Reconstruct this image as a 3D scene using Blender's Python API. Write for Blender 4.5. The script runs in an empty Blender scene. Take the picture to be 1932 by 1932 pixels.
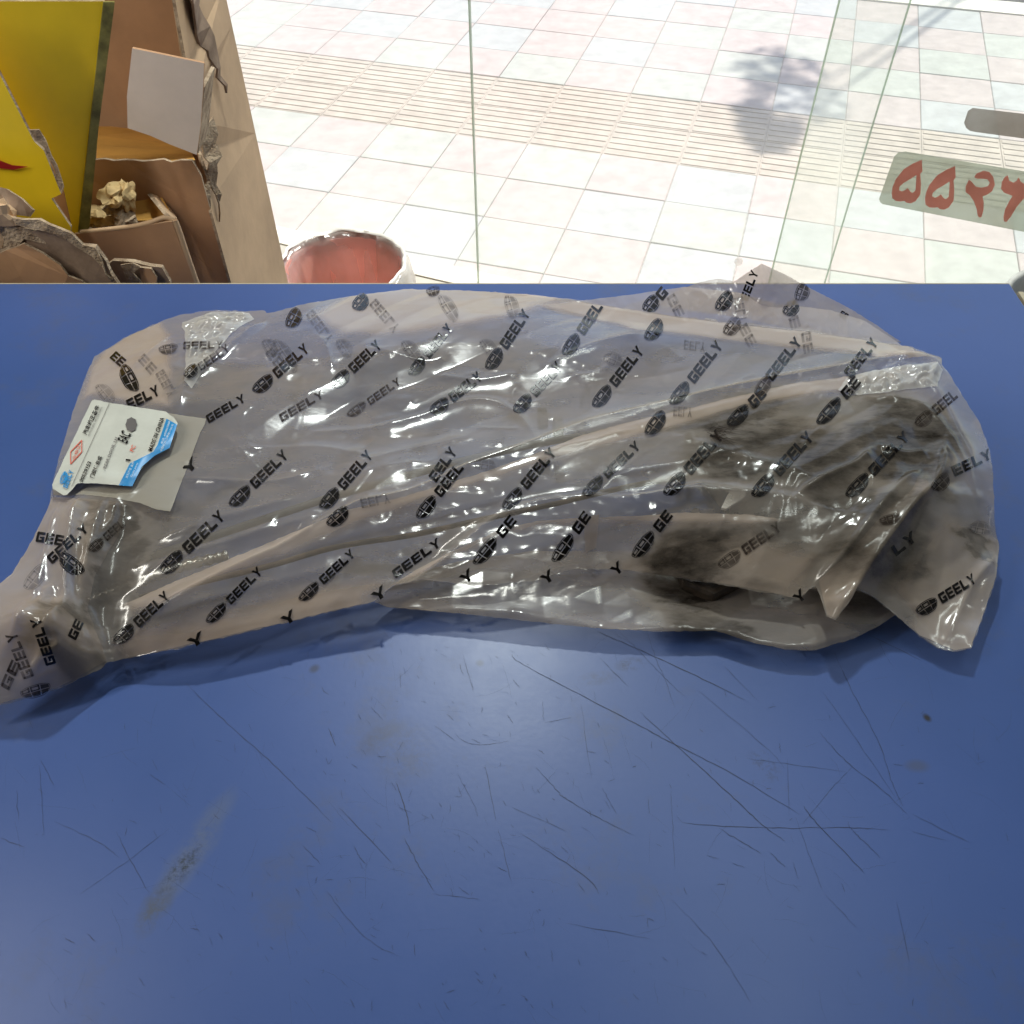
import bpy, bmesh, math, random
import numpy as np
from mathutils import Vector, noise as mnoise
random.seed(7); R = math.radians
scene = bpy.context.scene

# ------------------------------------------------------------------ camera, world, light
CAM_H, PITCH, FPX = 1.50, R(48.0), 1674.4          # lens measured on a 1932 wide picture
DESK = 0.95
cam_d = bpy.data.cameras.new("camera"); cam = bpy.data.objects.new("camera", cam_d)
scene.collection.objects.link(cam); scene.camera = cam
cam_d.sensor_width = 36.0; cam_d.lens = 36.0 * FPX / 1932.0
cam_d.clip_start = 0.02; cam_d.clip_end = 400
cam.location = (0, 0, CAM_H); cam.rotation_euler = (R(90) - PITCH, 0, 0)

SUN_EL, SUN_AZ = R(56.0), R(24.0)                   # azimuth from +Y towards +X
world = bpy.data.worlds.new("World"); scene.world = world; world.use_nodes = True
wn = world.node_tree.nodes; wl = world.node_tree.links
sky = wn.new("ShaderNodeTexSky"); sky.sky_type = 'NISHITA'; sky.sun_disc = False
sky.sun_elevation = SUN_EL; sky.sun_rotation = SUN_AZ
wn["Background"].inputs[1].default_value = 0.13
wl.new(sky.outputs[0], wn["Background"].inputs[0])
sd = bpy.data.lights.new("sun", 'SUN'); sd.energy = 3.9; sd.angle = R(0.6); sd.color = (1, .95, .87)
sun = bpy.data.objects.new("sun", sd); scene.collection.objects.link(sun)
SUNV = Vector((math.sin(SUN_AZ) * math.cos(SUN_EL), math.cos(SUN_AZ) * math.cos(SUN_EL), math.sin(SUN_EL)))
sun.rotation_euler = SUNV.to_track_quat('Z', 'Y').to_euler()
def area(name, loc, size, energy, col=(1, 1, 1), sy=None, target=None):
    d = bpy.data.lights.new(name, 'AREA'); d.energy = energy; d.color = col
    d.size = size
    if sy: d.shape = 'RECTANGLE'; d.size_y = sy
    else: d.shape = 'DISK'
    o = bpy.data.objects.new(name, d); scene.collection.objects.link(o); o.location = loc
    if target is not None:
        o.rotation_euler = (Vector(loc) - Vector(target)).to_track_quat('Z', 'Y').to_euler()
    return o
# the shop's own ceiling lamps: a round one between desk and shop window, a tube above the counter
area("ceiling_lamp", (-.06, 1.50, 2.62), .10, 15, (.93, 1, .95), target=(0, .4, DESK))
area("tube_or_fill_lamp", (.55, .75, 2.62), .05, 3.5, (.92, 1, .93), sy=1.1)
area("tube_or_fill_lamp", (-1.15, .25, 2.1), .05, 8, (1, .97, .88), sy=.9, target=(-.5, 1.0, .95))  # added fill lamp, hung low and aimed at the cartons to brighten them
scene.view_settings.view_transform = 'Standard'; scene.view_settings.look = 'None'
scene.view_settings.exposure = 0.68; scene.view_settings.gamma = 1
scene.cycles.transparent_max_bounces = 40
scene.cycles.max_bounces = 12; scene.cycles.caustics_reflective = False

# ------------------------------------------------------------------ helpers
C = scene.collection
cp, sp = math.cos(PITCH), math.sin(PITCH)
def ray(px, py):
    x = (px - 966) / FPX; y = -(py - 966) / FPX
    return Vector((x, cp + y * sp, -sp + y * cp))
def az(px, py, z):                                  # picture point -> world, on the level z
    d = ray(px, py); t = (z - CAM_H) / d.z
    return Vector((d.x * t, d.y * t, z))
def ay(px, py, Y):                                  # picture point -> world, on the wall y = Y
    d = ray(px, py); t = Y / d.y
    return Vector((d.x * t, Y, CAM_H + d.z * t))
def tag(o, label=None, cat=None, group=None, kind=None):
    for k, v in (('label', label), ('category', cat), ('group', group), ('kind', kind)):
        if v: o[k] = v
    return o
def empty(name, loc=(0, 0, 0), **k):
    o = bpy.data.objects.new(name, None); C.objects.link(o); o.location = loc
    o.empty_display_size = .05; o["_l"] = 1; del o["_l"]
    return tag(o, **k)
def link(name, me, m, parent=None):
    o = bpy.data.objects.new(name, me); C.objects.link(o)
    if m and not me.materials: me.materials.append(m)
    if parent:
        o.parent = parent; o.matrix_parent_inverse.identity()
        o.location = -Vector(root_loc(parent))
    return o
def root_loc(o):
    v = Vector(o.location)
    while o.parent: o = o.parent; v = v + Vector(o.location)
    return v
def mesh(name, verts, faces, m, parent=None, smooth=False):
    me = bpy.data.meshes.new(name); me.from_pydata([tuple(v) for v in verts], [], faces); me.update()
    if smooth: me.polygons.foreach_set("use_smooth", [True] * len(me.polygons))
    return link(name, me, m, parent)
def bm_obj(name, bm, m, parent=None, smooth=False):
    me = bpy.data.meshes.new(name); bmesh.ops.recalc_face_normals(bm, faces=bm.faces)
    bm.to_mesh(me); bm.free()
    if smooth: me.polygons.foreach_set("use_smooth", [True] * len(me.polygons))
    return link(name, me, m, parent)
def box_bm(x0, x1, y0, y1, z0, z1, bev=0.0, seg=2):
    bm = bmesh.new(); bmesh.ops.create_cube(bm, size=1)
    for v in bm.verts:
        v.co = Vector((x0 + (v.co.x + .5) * (x1 - x0), y0 + (v.co.y + .5) * (y1 - y0), z0 + (v.co.z + .5) * (z1 - z0)))
    if bev: bmesh.ops.bevel(bm, geom=bm.edges[:], offset=bev, segments=seg, affect='EDGES', profile=.5)
    return bm
def tube(path, rad, m, name, parent=None, n=10, rfun=None):
    pts = [Vector(p) for p in path]; V = []; F = []
    up = Vector((0, 0, 1))
    for i, p in enumerate(pts):
        t = (pts[min(i + 1, len(pts) - 1)] - pts[max(i - 1, 0)]).normalized()
        a = t.cross(up)
        if a.length < .05: a = t.cross(Vector((1, 0, 0)))
        a.normalize(); b = a.cross(t).normalized(); r = rad if rfun is None else rfun(i / (len(pts) - 1))
        for k in range(n):
            w = 2 * math.pi * k / n; V.append(p + (a * math.cos(w) + b * math.sin(w)) * r)
    for i in range(len(pts) - 1):
        for k in range(n):
            F.append((i * n + k, i * n + (k + 1) % n, (i + 1) * n + (k + 1) % n, (i + 1) * n + k))
    F.append(tuple(range(n))); F.append(tuple(reversed([(len(pts) - 1) * n + k for k in range(n)])))
    return mesh(name, V, F, m, parent, True)
def spline(pts, per=8):
    P = [Vector(p) for p in pts]; out = []
    for i in range(len(P) - 1):
        p0, p1, p2, p3 = P[max(i - 1, 0)], P[i], P[i + 1], P[min(i + 2, len(P) - 1)]
        for k in range(per):
            t = k / per
            out.append(.5 * ((2 * p1) + (p2 - p0) * t + (2 * p0 - 5 * p1 + 4 * p2 - p3) * t * t + (3 * p1 - p0 - 3 * p2 + p3) * t ** 3))
    out.append(P[-1]); return out

# ------------------------------------------------------------------ materials
def mat(name):
    m = bpy.data.materials.new(name); m.use_nodes = True
    return m, m.node_tree.nodes, m.node_tree.links, m.node_tree.nodes["Principled BSDF"]
def N(n, t, **k):
    o = n.new(t)
    for a, b in k.items():
        if a.startswith('_'): o.inputs[int(a[1:])].default_value = b
        else: setattr(o, a, b)
    return o
def simple(name, col, rough=.6, var=.15, scale=20, bump=.1, bs=200, metal=0, spec=.5, two=None, dist=.001):
    m, n, l, b = mat(name)
    tc = N(n, "ShaderNodeTexCoord"); nz = N(n, "ShaderNodeTexNoise"); nz.inputs["Scale"].default_value = scale
    nz.inputs["Detail"].default_value = 6; nz.inputs["Roughness"].default_value = .6
    gp_ = N(n, "ShaderNodeNewGeometry"); l.new(gp_.outputs["Position"], nz.inputs["Vector"])
    cr = N(n, "ShaderNodeValToRGB"); c2 = two or tuple(c * (1 - var * 2.2) for c in col)
    cr.color_ramp.elements[0].position = .35; cr.color_ramp.elements[1].position = .65
    cr.color_ramp.elements[0].color = (*c2, 1); cr.color_ramp.elements[1].color = (*col, 1)
    l.new(nz.outputs[0], cr.inputs[0]); l.new(cr.outputs[0], b.inputs["Base Color"])
    b.inputs["Roughness"].default_value = rough; b.inputs["Metallic"].default_value = metal
    b.inputs["Specular IOR Level"].default_value = spec
    if bump:
        n2 = N(n, "ShaderNodeTexNoise"); n2.inputs["Scale"].default_value = bs; n2.inputs["Detail"].default_value = 5
        l.new(gp_.outputs["Position"], n2.inputs["Vector"])
        bp = N(n, "ShaderNodeBump"); bp.inputs["Strength"].default_value = bump; bp.inputs["Distance"].default_value = dist
        l.new(n2.outputs[0], bp.inputs["Height"]); l.new(bp.outputs[0], b.inputs["Normal"])
    return m
M = {}
M['wall'] = simple("painted_wall", (.42, .42, .41), .8)
M['shopfloor'] = simple("shop_floor_tile", (.55, .52, .44), .4, .12, 6)
M['cream'] = simple("cream_stone", (.74, .70, .60), .6, .06, 10)
M['pink'] = simple("pink_paving", (.50, .43, .41), .85, .08, 14, .5, 260)
M['green'] = simple("grey_green_paving", (.46, .47, .43), .85, .08, 14, .5, 260)
M['bluegrey'] = simple("pale_grey_paving", (.45, .46, .455), .85, .08, 14, .5, 260)
M['yellowpave'] = simple("buff_ribbed_paving", (.50, .43, .365), .85, .1, 14, .5, 260)
M['joint'] = simple("dusty_joint", (.50, .47, .43), .9, .2, 60)
M['asphalt'] = simple("asphalt", (.07, .07, .07), .9, .2, 40)
M['card'] = simple("brown_cardboard", (.50, .28, .15), .85, .1, 9, .3, 120)
M['cardpalelit'] = simple("pale_lit_cardboard", (.60, .40, .24), .85, .12, 7, .3, 120)  # paler card; on the cartons' right sides the tone stands for light
M['cardgrey'] = simple("weathered_cardboard", (.34, .235, .165), .9, .28, 25, .6, 90, two=(.17, .11, .075))
M['cardtorn'] = simple("torn_paper_core", (.56, .43, .30), .95, .25, 60, 1, 300, two=(.24, .16, .10), dist=.003)
M['orangecard'] = simple("orange_kraft", (.72, .38, .08), .7, .12, 10)
M['greycard'] = simple("grey_white_board", (.85, .70, .58), .7, .06, 12, .2, 150)
M['yellow'] = simple("yellow_print", (.98, .68, .02), .35, .07, 8, .1, 60)
M['olive'] = simple("clear_tape_on_yellow", (.30, .27, .08), .3, .3, 40, .6, 90)
M['red'] = simple("red_print", (.45, .02, .02), .4)
M['dark'] = simple("black_plastic", (.018, .017, .017), .45, .3, 60, .3, 200)
M['brown'] = simple("brown_grease_plastic", (.07, .05, .035), .5, .4, 70, .6, 150)
M['steel'] = simple("zinc_steel", (.45, .44, .40), .3, .2, 60, .2, 200, metal=1)
M['white'] = simple("white_nylon", (.75, .73, .68), .35, .05)
M['cable'] = simple("grey_cable", (.075, .075, .08), .5, .2)
M['rust'] = simple("brown_cable", (.10, .065, .04), .6, .4, 80)
M['edge'] = simple("buff_edge_band", (.45, .38, .25), .5, .1)
M['paper'] = simple("label_paper", (.47, .475, .43), .5, .05, 30, .5, 45, dist=.002)
M['blue'] = simple("cyan_print", (.01, .22, .52), .4, .06)
M['greyprint'] = simple("grey_print", (.11, .10, .10), .5, .1)
M['redprint'] = simple("orange_red_print", (.62, .10, .06), .5, .1)
M['ink'] = simple("black_ink", (.006, .005, .005), .22, .1, 300, spec=.3)
M['whiteprint'] = simple("white_print", (.6, .72, .8), .5, .05)
M['bark'] = simple("bark", (.12, .09, .07), .9, .3, 30)
M['leaf'] = simple("leaf", (.05, .09, .03), .6, .3, 30)

# greasy smears over the lock, and shade painted on the bag's left tail: picture point, radii in metres, angle, strength
GRIME_SHADE = [(1480, 880, .105, .058, .15, 1), (1710, 860, .065, .065, .3, 1), (1320, 1035, .045, .034, .3, 1), (1350, 1105, .04, .024, -.3, .9), (1380, 805, .085, .020, .25, .95), (1180, 880, .07, .018, .25, .5),
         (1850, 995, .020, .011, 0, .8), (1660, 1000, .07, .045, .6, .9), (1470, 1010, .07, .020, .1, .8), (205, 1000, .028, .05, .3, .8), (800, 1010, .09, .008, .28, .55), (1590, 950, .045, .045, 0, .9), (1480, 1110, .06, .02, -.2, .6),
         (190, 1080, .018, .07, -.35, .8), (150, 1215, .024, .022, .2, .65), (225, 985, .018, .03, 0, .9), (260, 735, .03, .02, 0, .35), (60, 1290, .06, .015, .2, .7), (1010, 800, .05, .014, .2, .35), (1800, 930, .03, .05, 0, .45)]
def film(name, op, col, dirt=.3, rough=.16, bump=.35, tint=(.90, .89, .88), grime=False, fade=False):
    m, n, l, b = mat(name); n.remove(b); out = n["Material Output"]
    tc = N(n, "ShaderNodeTexCoord"); geo = N(n, "ShaderNodeNewGeometry")
    tr = N(n, "ShaderNodeBsdfTransparent"); tr.inputs[0].default_value = (*tint, 1)
    df = N(n, "ShaderNodeBsdfDiffuse"); tl = N(n, "ShaderNodeBsdfTranslucent")
    gl = N(n, "ShaderNodeBsdfAnisotropic") if False else N(n, "ShaderNodeBsdfGlossy")
    gl.inputs["Roughness"].default_value = rough; gl.inputs[0].default_value = (1, 1, 1, 1)
    # cloudy grime
    n1 = N(n, "ShaderNodeTexNoise"); n1.inputs["Scale"].default_value = 11; n1.inputs["Detail"].default_value = 8; n1.inputs["Roughness"].default_value = .65
    mp = N(n, "ShaderNodeMapping"); mp.inputs["Rotation"].default_value = (0, 0, R(-20)); mp.inputs["Scale"].default_value = (.7, 1.9, 1)
    l.new(tc.outputs["Object"], mp.inputs[0]); l.new(mp.outputs[0], n1.inputs["Vector"])
    cr = N(n, "ShaderNodeValToRGB"); cr.color_ramp.elements[0].position = .35; cr.color_ramp.elements[1].position = .72
    l.new(n1.outputs[0], cr.inputs[0])
    mixc = N(n, "ShaderNodeMix", data_type='RGBA'); mixc.inputs[6].default_value = (*col, 1)
    mixc.inputs[7].default_value = (col[0] * .72, col[1] * .66, col[2] * .58, 1)
    l.new(cr.outputs[0], mixc.inputs[0])
    ccol = mixc.outputs[2]; gsum = None
    if grime:  # this mask also carries the shade painted into the left tail
        for gx_, gy_, rx_, ry_, a_, st_ in GRIME_SHADE:
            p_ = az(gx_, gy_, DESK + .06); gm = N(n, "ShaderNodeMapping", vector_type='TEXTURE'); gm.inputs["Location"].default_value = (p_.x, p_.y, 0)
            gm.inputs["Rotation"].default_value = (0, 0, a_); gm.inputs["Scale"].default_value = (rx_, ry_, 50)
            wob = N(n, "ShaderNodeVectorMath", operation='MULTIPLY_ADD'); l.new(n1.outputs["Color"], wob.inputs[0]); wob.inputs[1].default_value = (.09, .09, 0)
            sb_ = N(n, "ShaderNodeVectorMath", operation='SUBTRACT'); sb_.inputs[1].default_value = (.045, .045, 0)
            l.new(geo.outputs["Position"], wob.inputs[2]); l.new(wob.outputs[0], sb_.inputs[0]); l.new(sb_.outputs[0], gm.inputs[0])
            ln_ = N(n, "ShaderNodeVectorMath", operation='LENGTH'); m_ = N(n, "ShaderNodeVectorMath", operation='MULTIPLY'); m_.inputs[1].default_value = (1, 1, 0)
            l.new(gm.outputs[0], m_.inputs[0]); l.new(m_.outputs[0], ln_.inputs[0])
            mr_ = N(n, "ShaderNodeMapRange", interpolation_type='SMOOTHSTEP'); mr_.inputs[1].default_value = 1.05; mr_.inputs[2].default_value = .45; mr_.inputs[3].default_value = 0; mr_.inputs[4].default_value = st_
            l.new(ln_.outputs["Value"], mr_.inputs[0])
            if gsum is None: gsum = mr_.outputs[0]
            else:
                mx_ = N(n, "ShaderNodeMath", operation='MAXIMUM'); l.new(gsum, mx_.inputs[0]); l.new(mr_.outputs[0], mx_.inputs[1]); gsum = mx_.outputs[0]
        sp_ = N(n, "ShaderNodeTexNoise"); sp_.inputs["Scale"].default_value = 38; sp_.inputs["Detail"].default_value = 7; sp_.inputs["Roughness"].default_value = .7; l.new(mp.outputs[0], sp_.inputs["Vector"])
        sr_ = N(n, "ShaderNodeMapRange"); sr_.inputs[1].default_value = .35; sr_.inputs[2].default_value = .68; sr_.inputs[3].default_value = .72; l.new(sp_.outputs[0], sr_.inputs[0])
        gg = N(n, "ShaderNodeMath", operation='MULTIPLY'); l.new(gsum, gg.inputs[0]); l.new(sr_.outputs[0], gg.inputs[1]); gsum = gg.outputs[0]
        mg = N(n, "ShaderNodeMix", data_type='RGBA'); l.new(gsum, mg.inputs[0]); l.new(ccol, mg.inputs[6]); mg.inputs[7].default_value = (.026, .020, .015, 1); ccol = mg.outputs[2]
    l.new(ccol, df.inputs[0]); l.new(ccol, tl.inputs[0])
    # micro wrinkles
    n2 = N(n, "ShaderNodeTexNoise"); n2.inputs["Scale"].default_value = 90; n2.inputs["Detail"].default_value = 3
    n2.inputs["Distortion"].default_value = .6; l.new(mp.outputs[0], n2.inputs["Vector"])
    bp = N(n, "ShaderNodeBump"); bp.inputs["Strength"].default_value = bump; bp.inputs["Distance"].default_value = .0008
    l.new(n2.outputs[0], bp.inputs["Height"])
    for s in (gl, df): l.new(bp.outputs[0], s.inputs["Normal"])
    sc = N(n, "ShaderNodeMixShader"); sc.inputs[0].default_value = .5; l.new(df.outputs[0], sc.inputs[1]); l.new(tl.outputs[0], sc.inputs[2])
    lw = N(n, "ShaderNodeLayerWeight"); lw.inputs["Blend"].default_value = .35
    # opacity = op + grime and painted shade + grazing thickness
    a1 = N(n, "ShaderNodeMath", operation='MULTIPLY_ADD'); l.new(cr.outputs[0], a1.inputs[0]); a1.inputs[1].default_value = dirt; a1.inputs[2].default_value = op
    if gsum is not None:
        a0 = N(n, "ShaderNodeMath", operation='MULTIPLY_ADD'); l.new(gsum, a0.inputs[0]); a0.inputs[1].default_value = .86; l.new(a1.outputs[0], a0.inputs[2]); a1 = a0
    a2 = N(n, "ShaderNodeMath", operation='MULTIPLY_ADD'); l.new(lw.outputs["Facing"], a2.inputs[0]); a2.inputs[1].default_value = .20; l.new(a1.outputs[0], a2.inputs[2]); a2.use_clamp = True
    m1 = N(n, "ShaderNodeMixShader"); l.new(a2.outputs[0], m1.inputs[0]); l.new(tr.outputs[0], m1.inputs[1]); l.new(sc.outputs[0], m1.inputs[2])
    fr = N(n, "ShaderNodeLayerWeight"); fr.inputs["Blend"].default_value = .5; l.new(bp.outputs[0], fr.inputs["Normal"])
    fp = N(n, "ShaderNodeMath", operation='POWER'); fp.inputs[1].default_value = 4.5; l.new(fr.outputs["Facing"], fp.inputs[0])
    f2 = N(n, "ShaderNodeMath", operation='MULTIPLY_ADD'); f2.inputs[1].default_value = .42; f2.inputs[2].default_value = .036; l.new(fp.outputs[0], f2.inputs[0]); f2.use_clamp = True
    m2 = N(n, "ShaderNodeMixShader"); l.new(f2.outputs[0], m2.inputs[0]); l.new(m1.outputs[0], m2.inputs[1]); l.new(gl.outputs[0], m2.inputs[2])
    if fade:                                            # the doubled layer parts softly at the foot of the fold
        at = N(n, "ShaderNodeAttribute"); at.attribute_name = "fade"; t2 = N(n, "ShaderNodeBsdfTransparent"); m3 = N(n, "ShaderNodeMixShader")
        l.new(at.outputs["Fac"], m3.inputs[0]); l.new(t2.outputs[0], m3.inputs[1]); l.new(m2.outputs[0], m3.inputs[2]); m2 = m3
    l.new(m2.outputs[0], out.inputs[0]); return m
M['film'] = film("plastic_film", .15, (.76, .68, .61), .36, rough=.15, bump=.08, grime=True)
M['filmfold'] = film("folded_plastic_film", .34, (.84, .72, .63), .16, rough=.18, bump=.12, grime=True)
M['filmsoft'] = film("soft_folded_film", .46, (.86, .72, .62), .12, rough=.18, bump=.1, fade=True)
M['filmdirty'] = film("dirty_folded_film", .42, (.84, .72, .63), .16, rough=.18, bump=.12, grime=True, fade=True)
M['filmwhite'] = film("crumpled_white_film", .50, (.95, .94, .92), .05, rough=.14, bump=.8)
M['filmunder'] = film("lower_plastic_film", .12, (.66, .60, .55), .14, bump=.2)
M['redbin'] = film('red_plastic', .72, (.95, .52, .45), .05, rough=.3, bump=.1, tint=(1, .55, .48))
M['liner'] = film("clear_bin_liner", .30, (.9, .88, .86), .1, bump=.8)
def fadedink(name, op, col):
    m, n, l, b = mat(name); n.remove(b); tr = N(n, "ShaderNodeBsdfTransparent"); df = N(n, "ShaderNodeBsdfDiffuse")
    df.inputs[0].default_value = (*col, 1); mx = N(n, "ShaderNodeMixShader"); mx.inputs[0].default_value = op
    tc = N(n, "ShaderNodeTexCoord"); nz = N(n, "ShaderNodeTexNoise"); nz.inputs["Scale"].default_value = 60; l.new(tc.outputs["Object"], nz.inputs["Vector"])
    mm = N(n, "ShaderNodeMapRange"); mm.inputs[1].default_value = .3; mm.inputs[2].default_value = .7; mm.inputs[3].default_value = op * .55; mm.inputs[4].default_value = min(1, op * 1.25)
    l.new(nz.outputs[0], mm.inputs[0]); l.new(mm.outputs[0], mx.inputs[0])
    l.new(tr.outputs[0], mx.inputs[1]); l.new(df.outputs[0], mx.inputs[2]); l.new(mx.outputs[0], n["Material Output"].inputs[0]); return m
M['inkmid'] = fadedink("worn_ink", .72, (.030, .022, .018))
M['inkfaint'] = fadedink("ink_seen_through_film", .34, (.06, .052, .05))
M['grime'] = fadedink("grime_smear", .42, (.05, .042, .035))
M['waxpaper'] = film("waxy_backing_paper", .62, (.62, .58, .50), .18, rough=.3, bump=.3)

def desk_mat():
    m, n, l, b = mat("blue_laminate")
    tc = N(n, "ShaderNodeTexCoord"); v = tc.outputs["Object"]
    nz = N(n, "ShaderNodeTexNoise"); nz.inputs["Scale"].default_value = 3.5; nz.inputs["Detail"].default_value = 8; l.new(v, nz.inputs["Vector"])
    cr = N(n, "ShaderNodeValToRGB"); e = cr.color_ramp.elements
    e[0].position = .3; e[0].color = (.036, .072, .212, 1); e[1].position = .7; e[1].color = (.047, .087, .255, 1); l.new(nz.outputs[0], cr.inputs[0])
    # fine speckle of scuffs, denser in patches
    s1 = N(n, "ShaderNodeTexNoise"); s1.inputs["Scale"].default_value = 260; s1.inputs["Detail"].default_value = 2; l.new(v, s1.inputs["Vector"])
    s2 = N(n, "ShaderNodeTexNoise"); s2.inputs["Scale"].default_value = 9; s2.inputs["Detail"].default_value = 6; s2.inputs["Roughness"].default_value = .75; l.new(v, s2.inputs["Vector"])
    g2 = N(n, "ShaderNodeMapRange"); g2.inputs[1].default_value = .56; g2.inputs[2].default_value = .78; l.new(s2.outputs[0], g2.inputs[0])
    mx = N(n, "ShaderNodeMix", data_type='RGBA'); mx.inputs[7].default_value = (.075, .082, .12, 1)
    k = N(n, "ShaderNodeMath", operation='MULTIPLY'); k.inputs[1].default_value = .55; l.new(g2.outputs[0], k.inputs[0])
    l.new(k.outputs[0], mx.inputs[0]); l.new(cr.outputs[0], mx.inputs[6])
    col = mx.outputs[2]
    # the long grey smear near the front left and a few round stains
    def smear(a, bb, w, colr, strength, col, ns=45, thr=.42):
        a = Vector(a); bb = Vector(bb); d = bb - a; ang = math.atan2(d.y, d.x)
        mp = N(n, "ShaderNodeMapping", vector_type='TEXTURE'); mp.inputs["Location"].default_value = ((a.x + bb.x) / 2, (a.y + bb.y) / 2, DESK)
        mp.inputs["Rotation"].default_value = (0, 0, ang); mp.inputs["Scale"].default_value = (d.length / 2, w, 1); l.new(v, mp.inputs[0])
        nn = N(n, "ShaderNodeTexNoise"); nn.inputs["Scale"].default_value = 30; nn.inputs["Detail"].default_value = 4; l.new(v, nn.inputs["Vector"])
        ad = N(n, "ShaderNodeVectorMath", operation='MULTIPLY_ADD'); l.new(nn.outputs["Color"], ad.inputs[0]); ad.inputs[1].default_value = (.5, .9, 0); l.new(mp.outputs[0], ad.inputs[2])
        sb = N(n, "ShaderNodeVectorMath", operation='SUBTRACT'); l.new(ad.outputs[0], sb.inputs[0]); sb.inputs[1].default_value = (.25, .45, 0)
        ml = N(n, "ShaderNodeVectorMath", operation='MULTIPLY'); l.new(sb.outputs[0], ml.inputs[0]); ml.inputs[1].default_value = (1, 1, 0)
        ln = N(n, "ShaderNodeVectorMath", operation='LENGTH'); l.new(ml.outputs[0], ln.inputs[0])
        mr = N(n, "ShaderNodeMapRange"); mr.inputs[1].default_value = 1; mr.inputs[2].default_value = .35; l.new(ln.outputs["Value"], mr.inputs[0])
        n3 = N(n, "ShaderNodeTexNoise"); n3.inputs["Scale"].default_value = ns; n3.inputs["Detail"].default_value = 6; n3.inputs["Roughness"].default_value = .8; l.new(v, n3.inputs["Vector"])
        r3 = N(n, "ShaderNodeMapRange"); r3.inputs[1].default_value = thr; r3.inputs[2].default_value = thr + .2; l.new(n3.outputs[0], r3.inputs[0])
        mu = N(n, "ShaderNodeMath", operation='MULTIPLY'); l.new(mr.outputs[0], mu.inputs[0]); l.new(r3.outputs[0], mu.inputs[1])
        m3 = N(n, "ShaderNodeMath", operation='MULTIPLY'); l.new(mu.outputs[0], m3.inputs[0]); m3.inputs[1].default_value = strength
        mx = N(n, "ShaderNodeMix", data_type='RGBA'); l.new(m3.outputs[0], mx.inputs[0]); l.new(col, mx.inputs[6]); mx.inputs[7].default_value = (*colr, 1)
        return mx.outputs[2]
    p = lambda x, y: az(x, y, DESK)
    col = smear(p(280, 1730), p(450, 1470), .013, (.10, .12, .17), .6, col, 25, .3)
    col = smear(p(255, 1775), p(330, 1650), .011, (.06, .07, .09), .8, col, 80, .38)
    col = smear(p(296, 1700), p(395, 1560), .009, (.015, .02, .022), 1, col, 130, .46)
    col = smear(p(660, 1430), p(765, 1360), .010, (.05, .06, .11), .6, col, 40, .3)
    col = smear(p(690, 1440), p(830, 1400), .030, (.06, .07, .12), .45, col, 70, .35)
    col = smear(p(1155, 1257), p(1230, 1250), .007, (.018, .024, .055), .8, col, 90, .42)
    col = smear(p(1080, 1285), p(1180, 1275), .007, (.035, .045, .10), .5, col, 70, .4)
    col = smear(p(1742, 1345), p(1756, 1364), .0035, (.02, .02, .025), 1, col, 60, .1)
    col = smear(p(1722, 1430), p(1735, 1460), .010, (.06, .065, .09), .5, col, 60, .2)
    col = smear(p(1405, 1418), p(1470, 1470), .012, (.03, .035, .06), .8, col, 130, .5)
    col = smear(p(586, 1255), p(600, 1268), .005, (.03, .035, .06), .7, col, 60, .2)
    col = smear(p(895, 1250), p(915, 1254), .004, (.02, .03, .08), .6, col, 90, .3)
    l.new(col, b.inputs["Base Color"])
    rr = N(n, "ShaderNodeMapRange"); rr.inputs[3].default_value = .29; rr.inputs[4].default_value = .44; l.new(s2.outputs[0], rr.inputs[0]); l.new(rr.outputs[0], b.inputs["Roughness"])
    b.inputs["Specular IOR Level"].default_value = .32
    bp = N(n, "ShaderNodeBump"); bp.inputs["Strength"].default_value = .06; bp.inputs["Distance"].default_value = .0006; l.new(s1.outputs[0], bp.inputs["Height"]); l.new(bp.outputs[0], b.inputs["Normal"])
    return m
M['desk'] = desk_mat()
def glass_mat(name, tint, tr_rough=None):
    m, n, l, b = mat(name); n.remove(b); tr = N(n, "ShaderNodeBsdfTransparent"); tr.inputs[0].default_value = (*tint, 1)
    gl = N(n, "ShaderNodeBsdfGlossy"); gl.inputs["Roughness"].default_value = .02; fr = N(n, "ShaderNodeMath", operation='MULTIPLY_ADD'); fr.inputs[1].default_value = .5; fr.inputs[2].default_value = .03
    lw_ = N(n, "ShaderNodeLayerWeight"); lw_.inputs[0].default_value = .5; pw_ = N(n, "ShaderNodeMath", operation='POWER'); pw_.inputs[1].default_value = 5; l.new(lw_.outputs["Facing"], pw_.inputs[0]); l.new(pw_.outputs[0], fr.inputs[0])
    tc = N(n, "ShaderNodeTexCoord"); nz = N(n, "ShaderNodeTexNoise"); nz.inputs["Scale"].default_value = 3; l.new(tc.outputs["Object"], nz.inputs["Vector"])
    df = N(n, "ShaderNodeBsdfTranslucent"); df.inputs[0].default_value = (.88, .86, .80, 1)
    dm = N(n, "ShaderNodeMath", operation='MULTIPLY'); dm.inputs[1].default_value = .16; l.new(nz.outputs[0], dm.inputs[0])
    m0 = N(n, "ShaderNodeMixShader"); l.new(dm.outputs[0], m0.inputs[0]); l.new(tr.outputs[0], m0.inputs[1]); l.new(df.outputs[0], m0.inputs[2])
    mx = N(n, "ShaderNodeMixShader"); l.new(fr.outputs[0], mx.inputs[0]); l.new(m0.outputs[0], mx.inputs[1]); l.new(gl.outputs[0], mx.inputs[2]); l.new(mx.outputs[0], n["Material Output"].inputs[0]); return m
M['glass'] = glass_mat("window_glass", (.985, .99, .985)); M['doorglass'] = glass_mat("door_glass", (.93, .955, .93))
M['seal'] = film('glass_edge', .5, (.55, .62, .52), .0, rough=.3, bump=0, tint=(.8, .88, .8))
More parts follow.
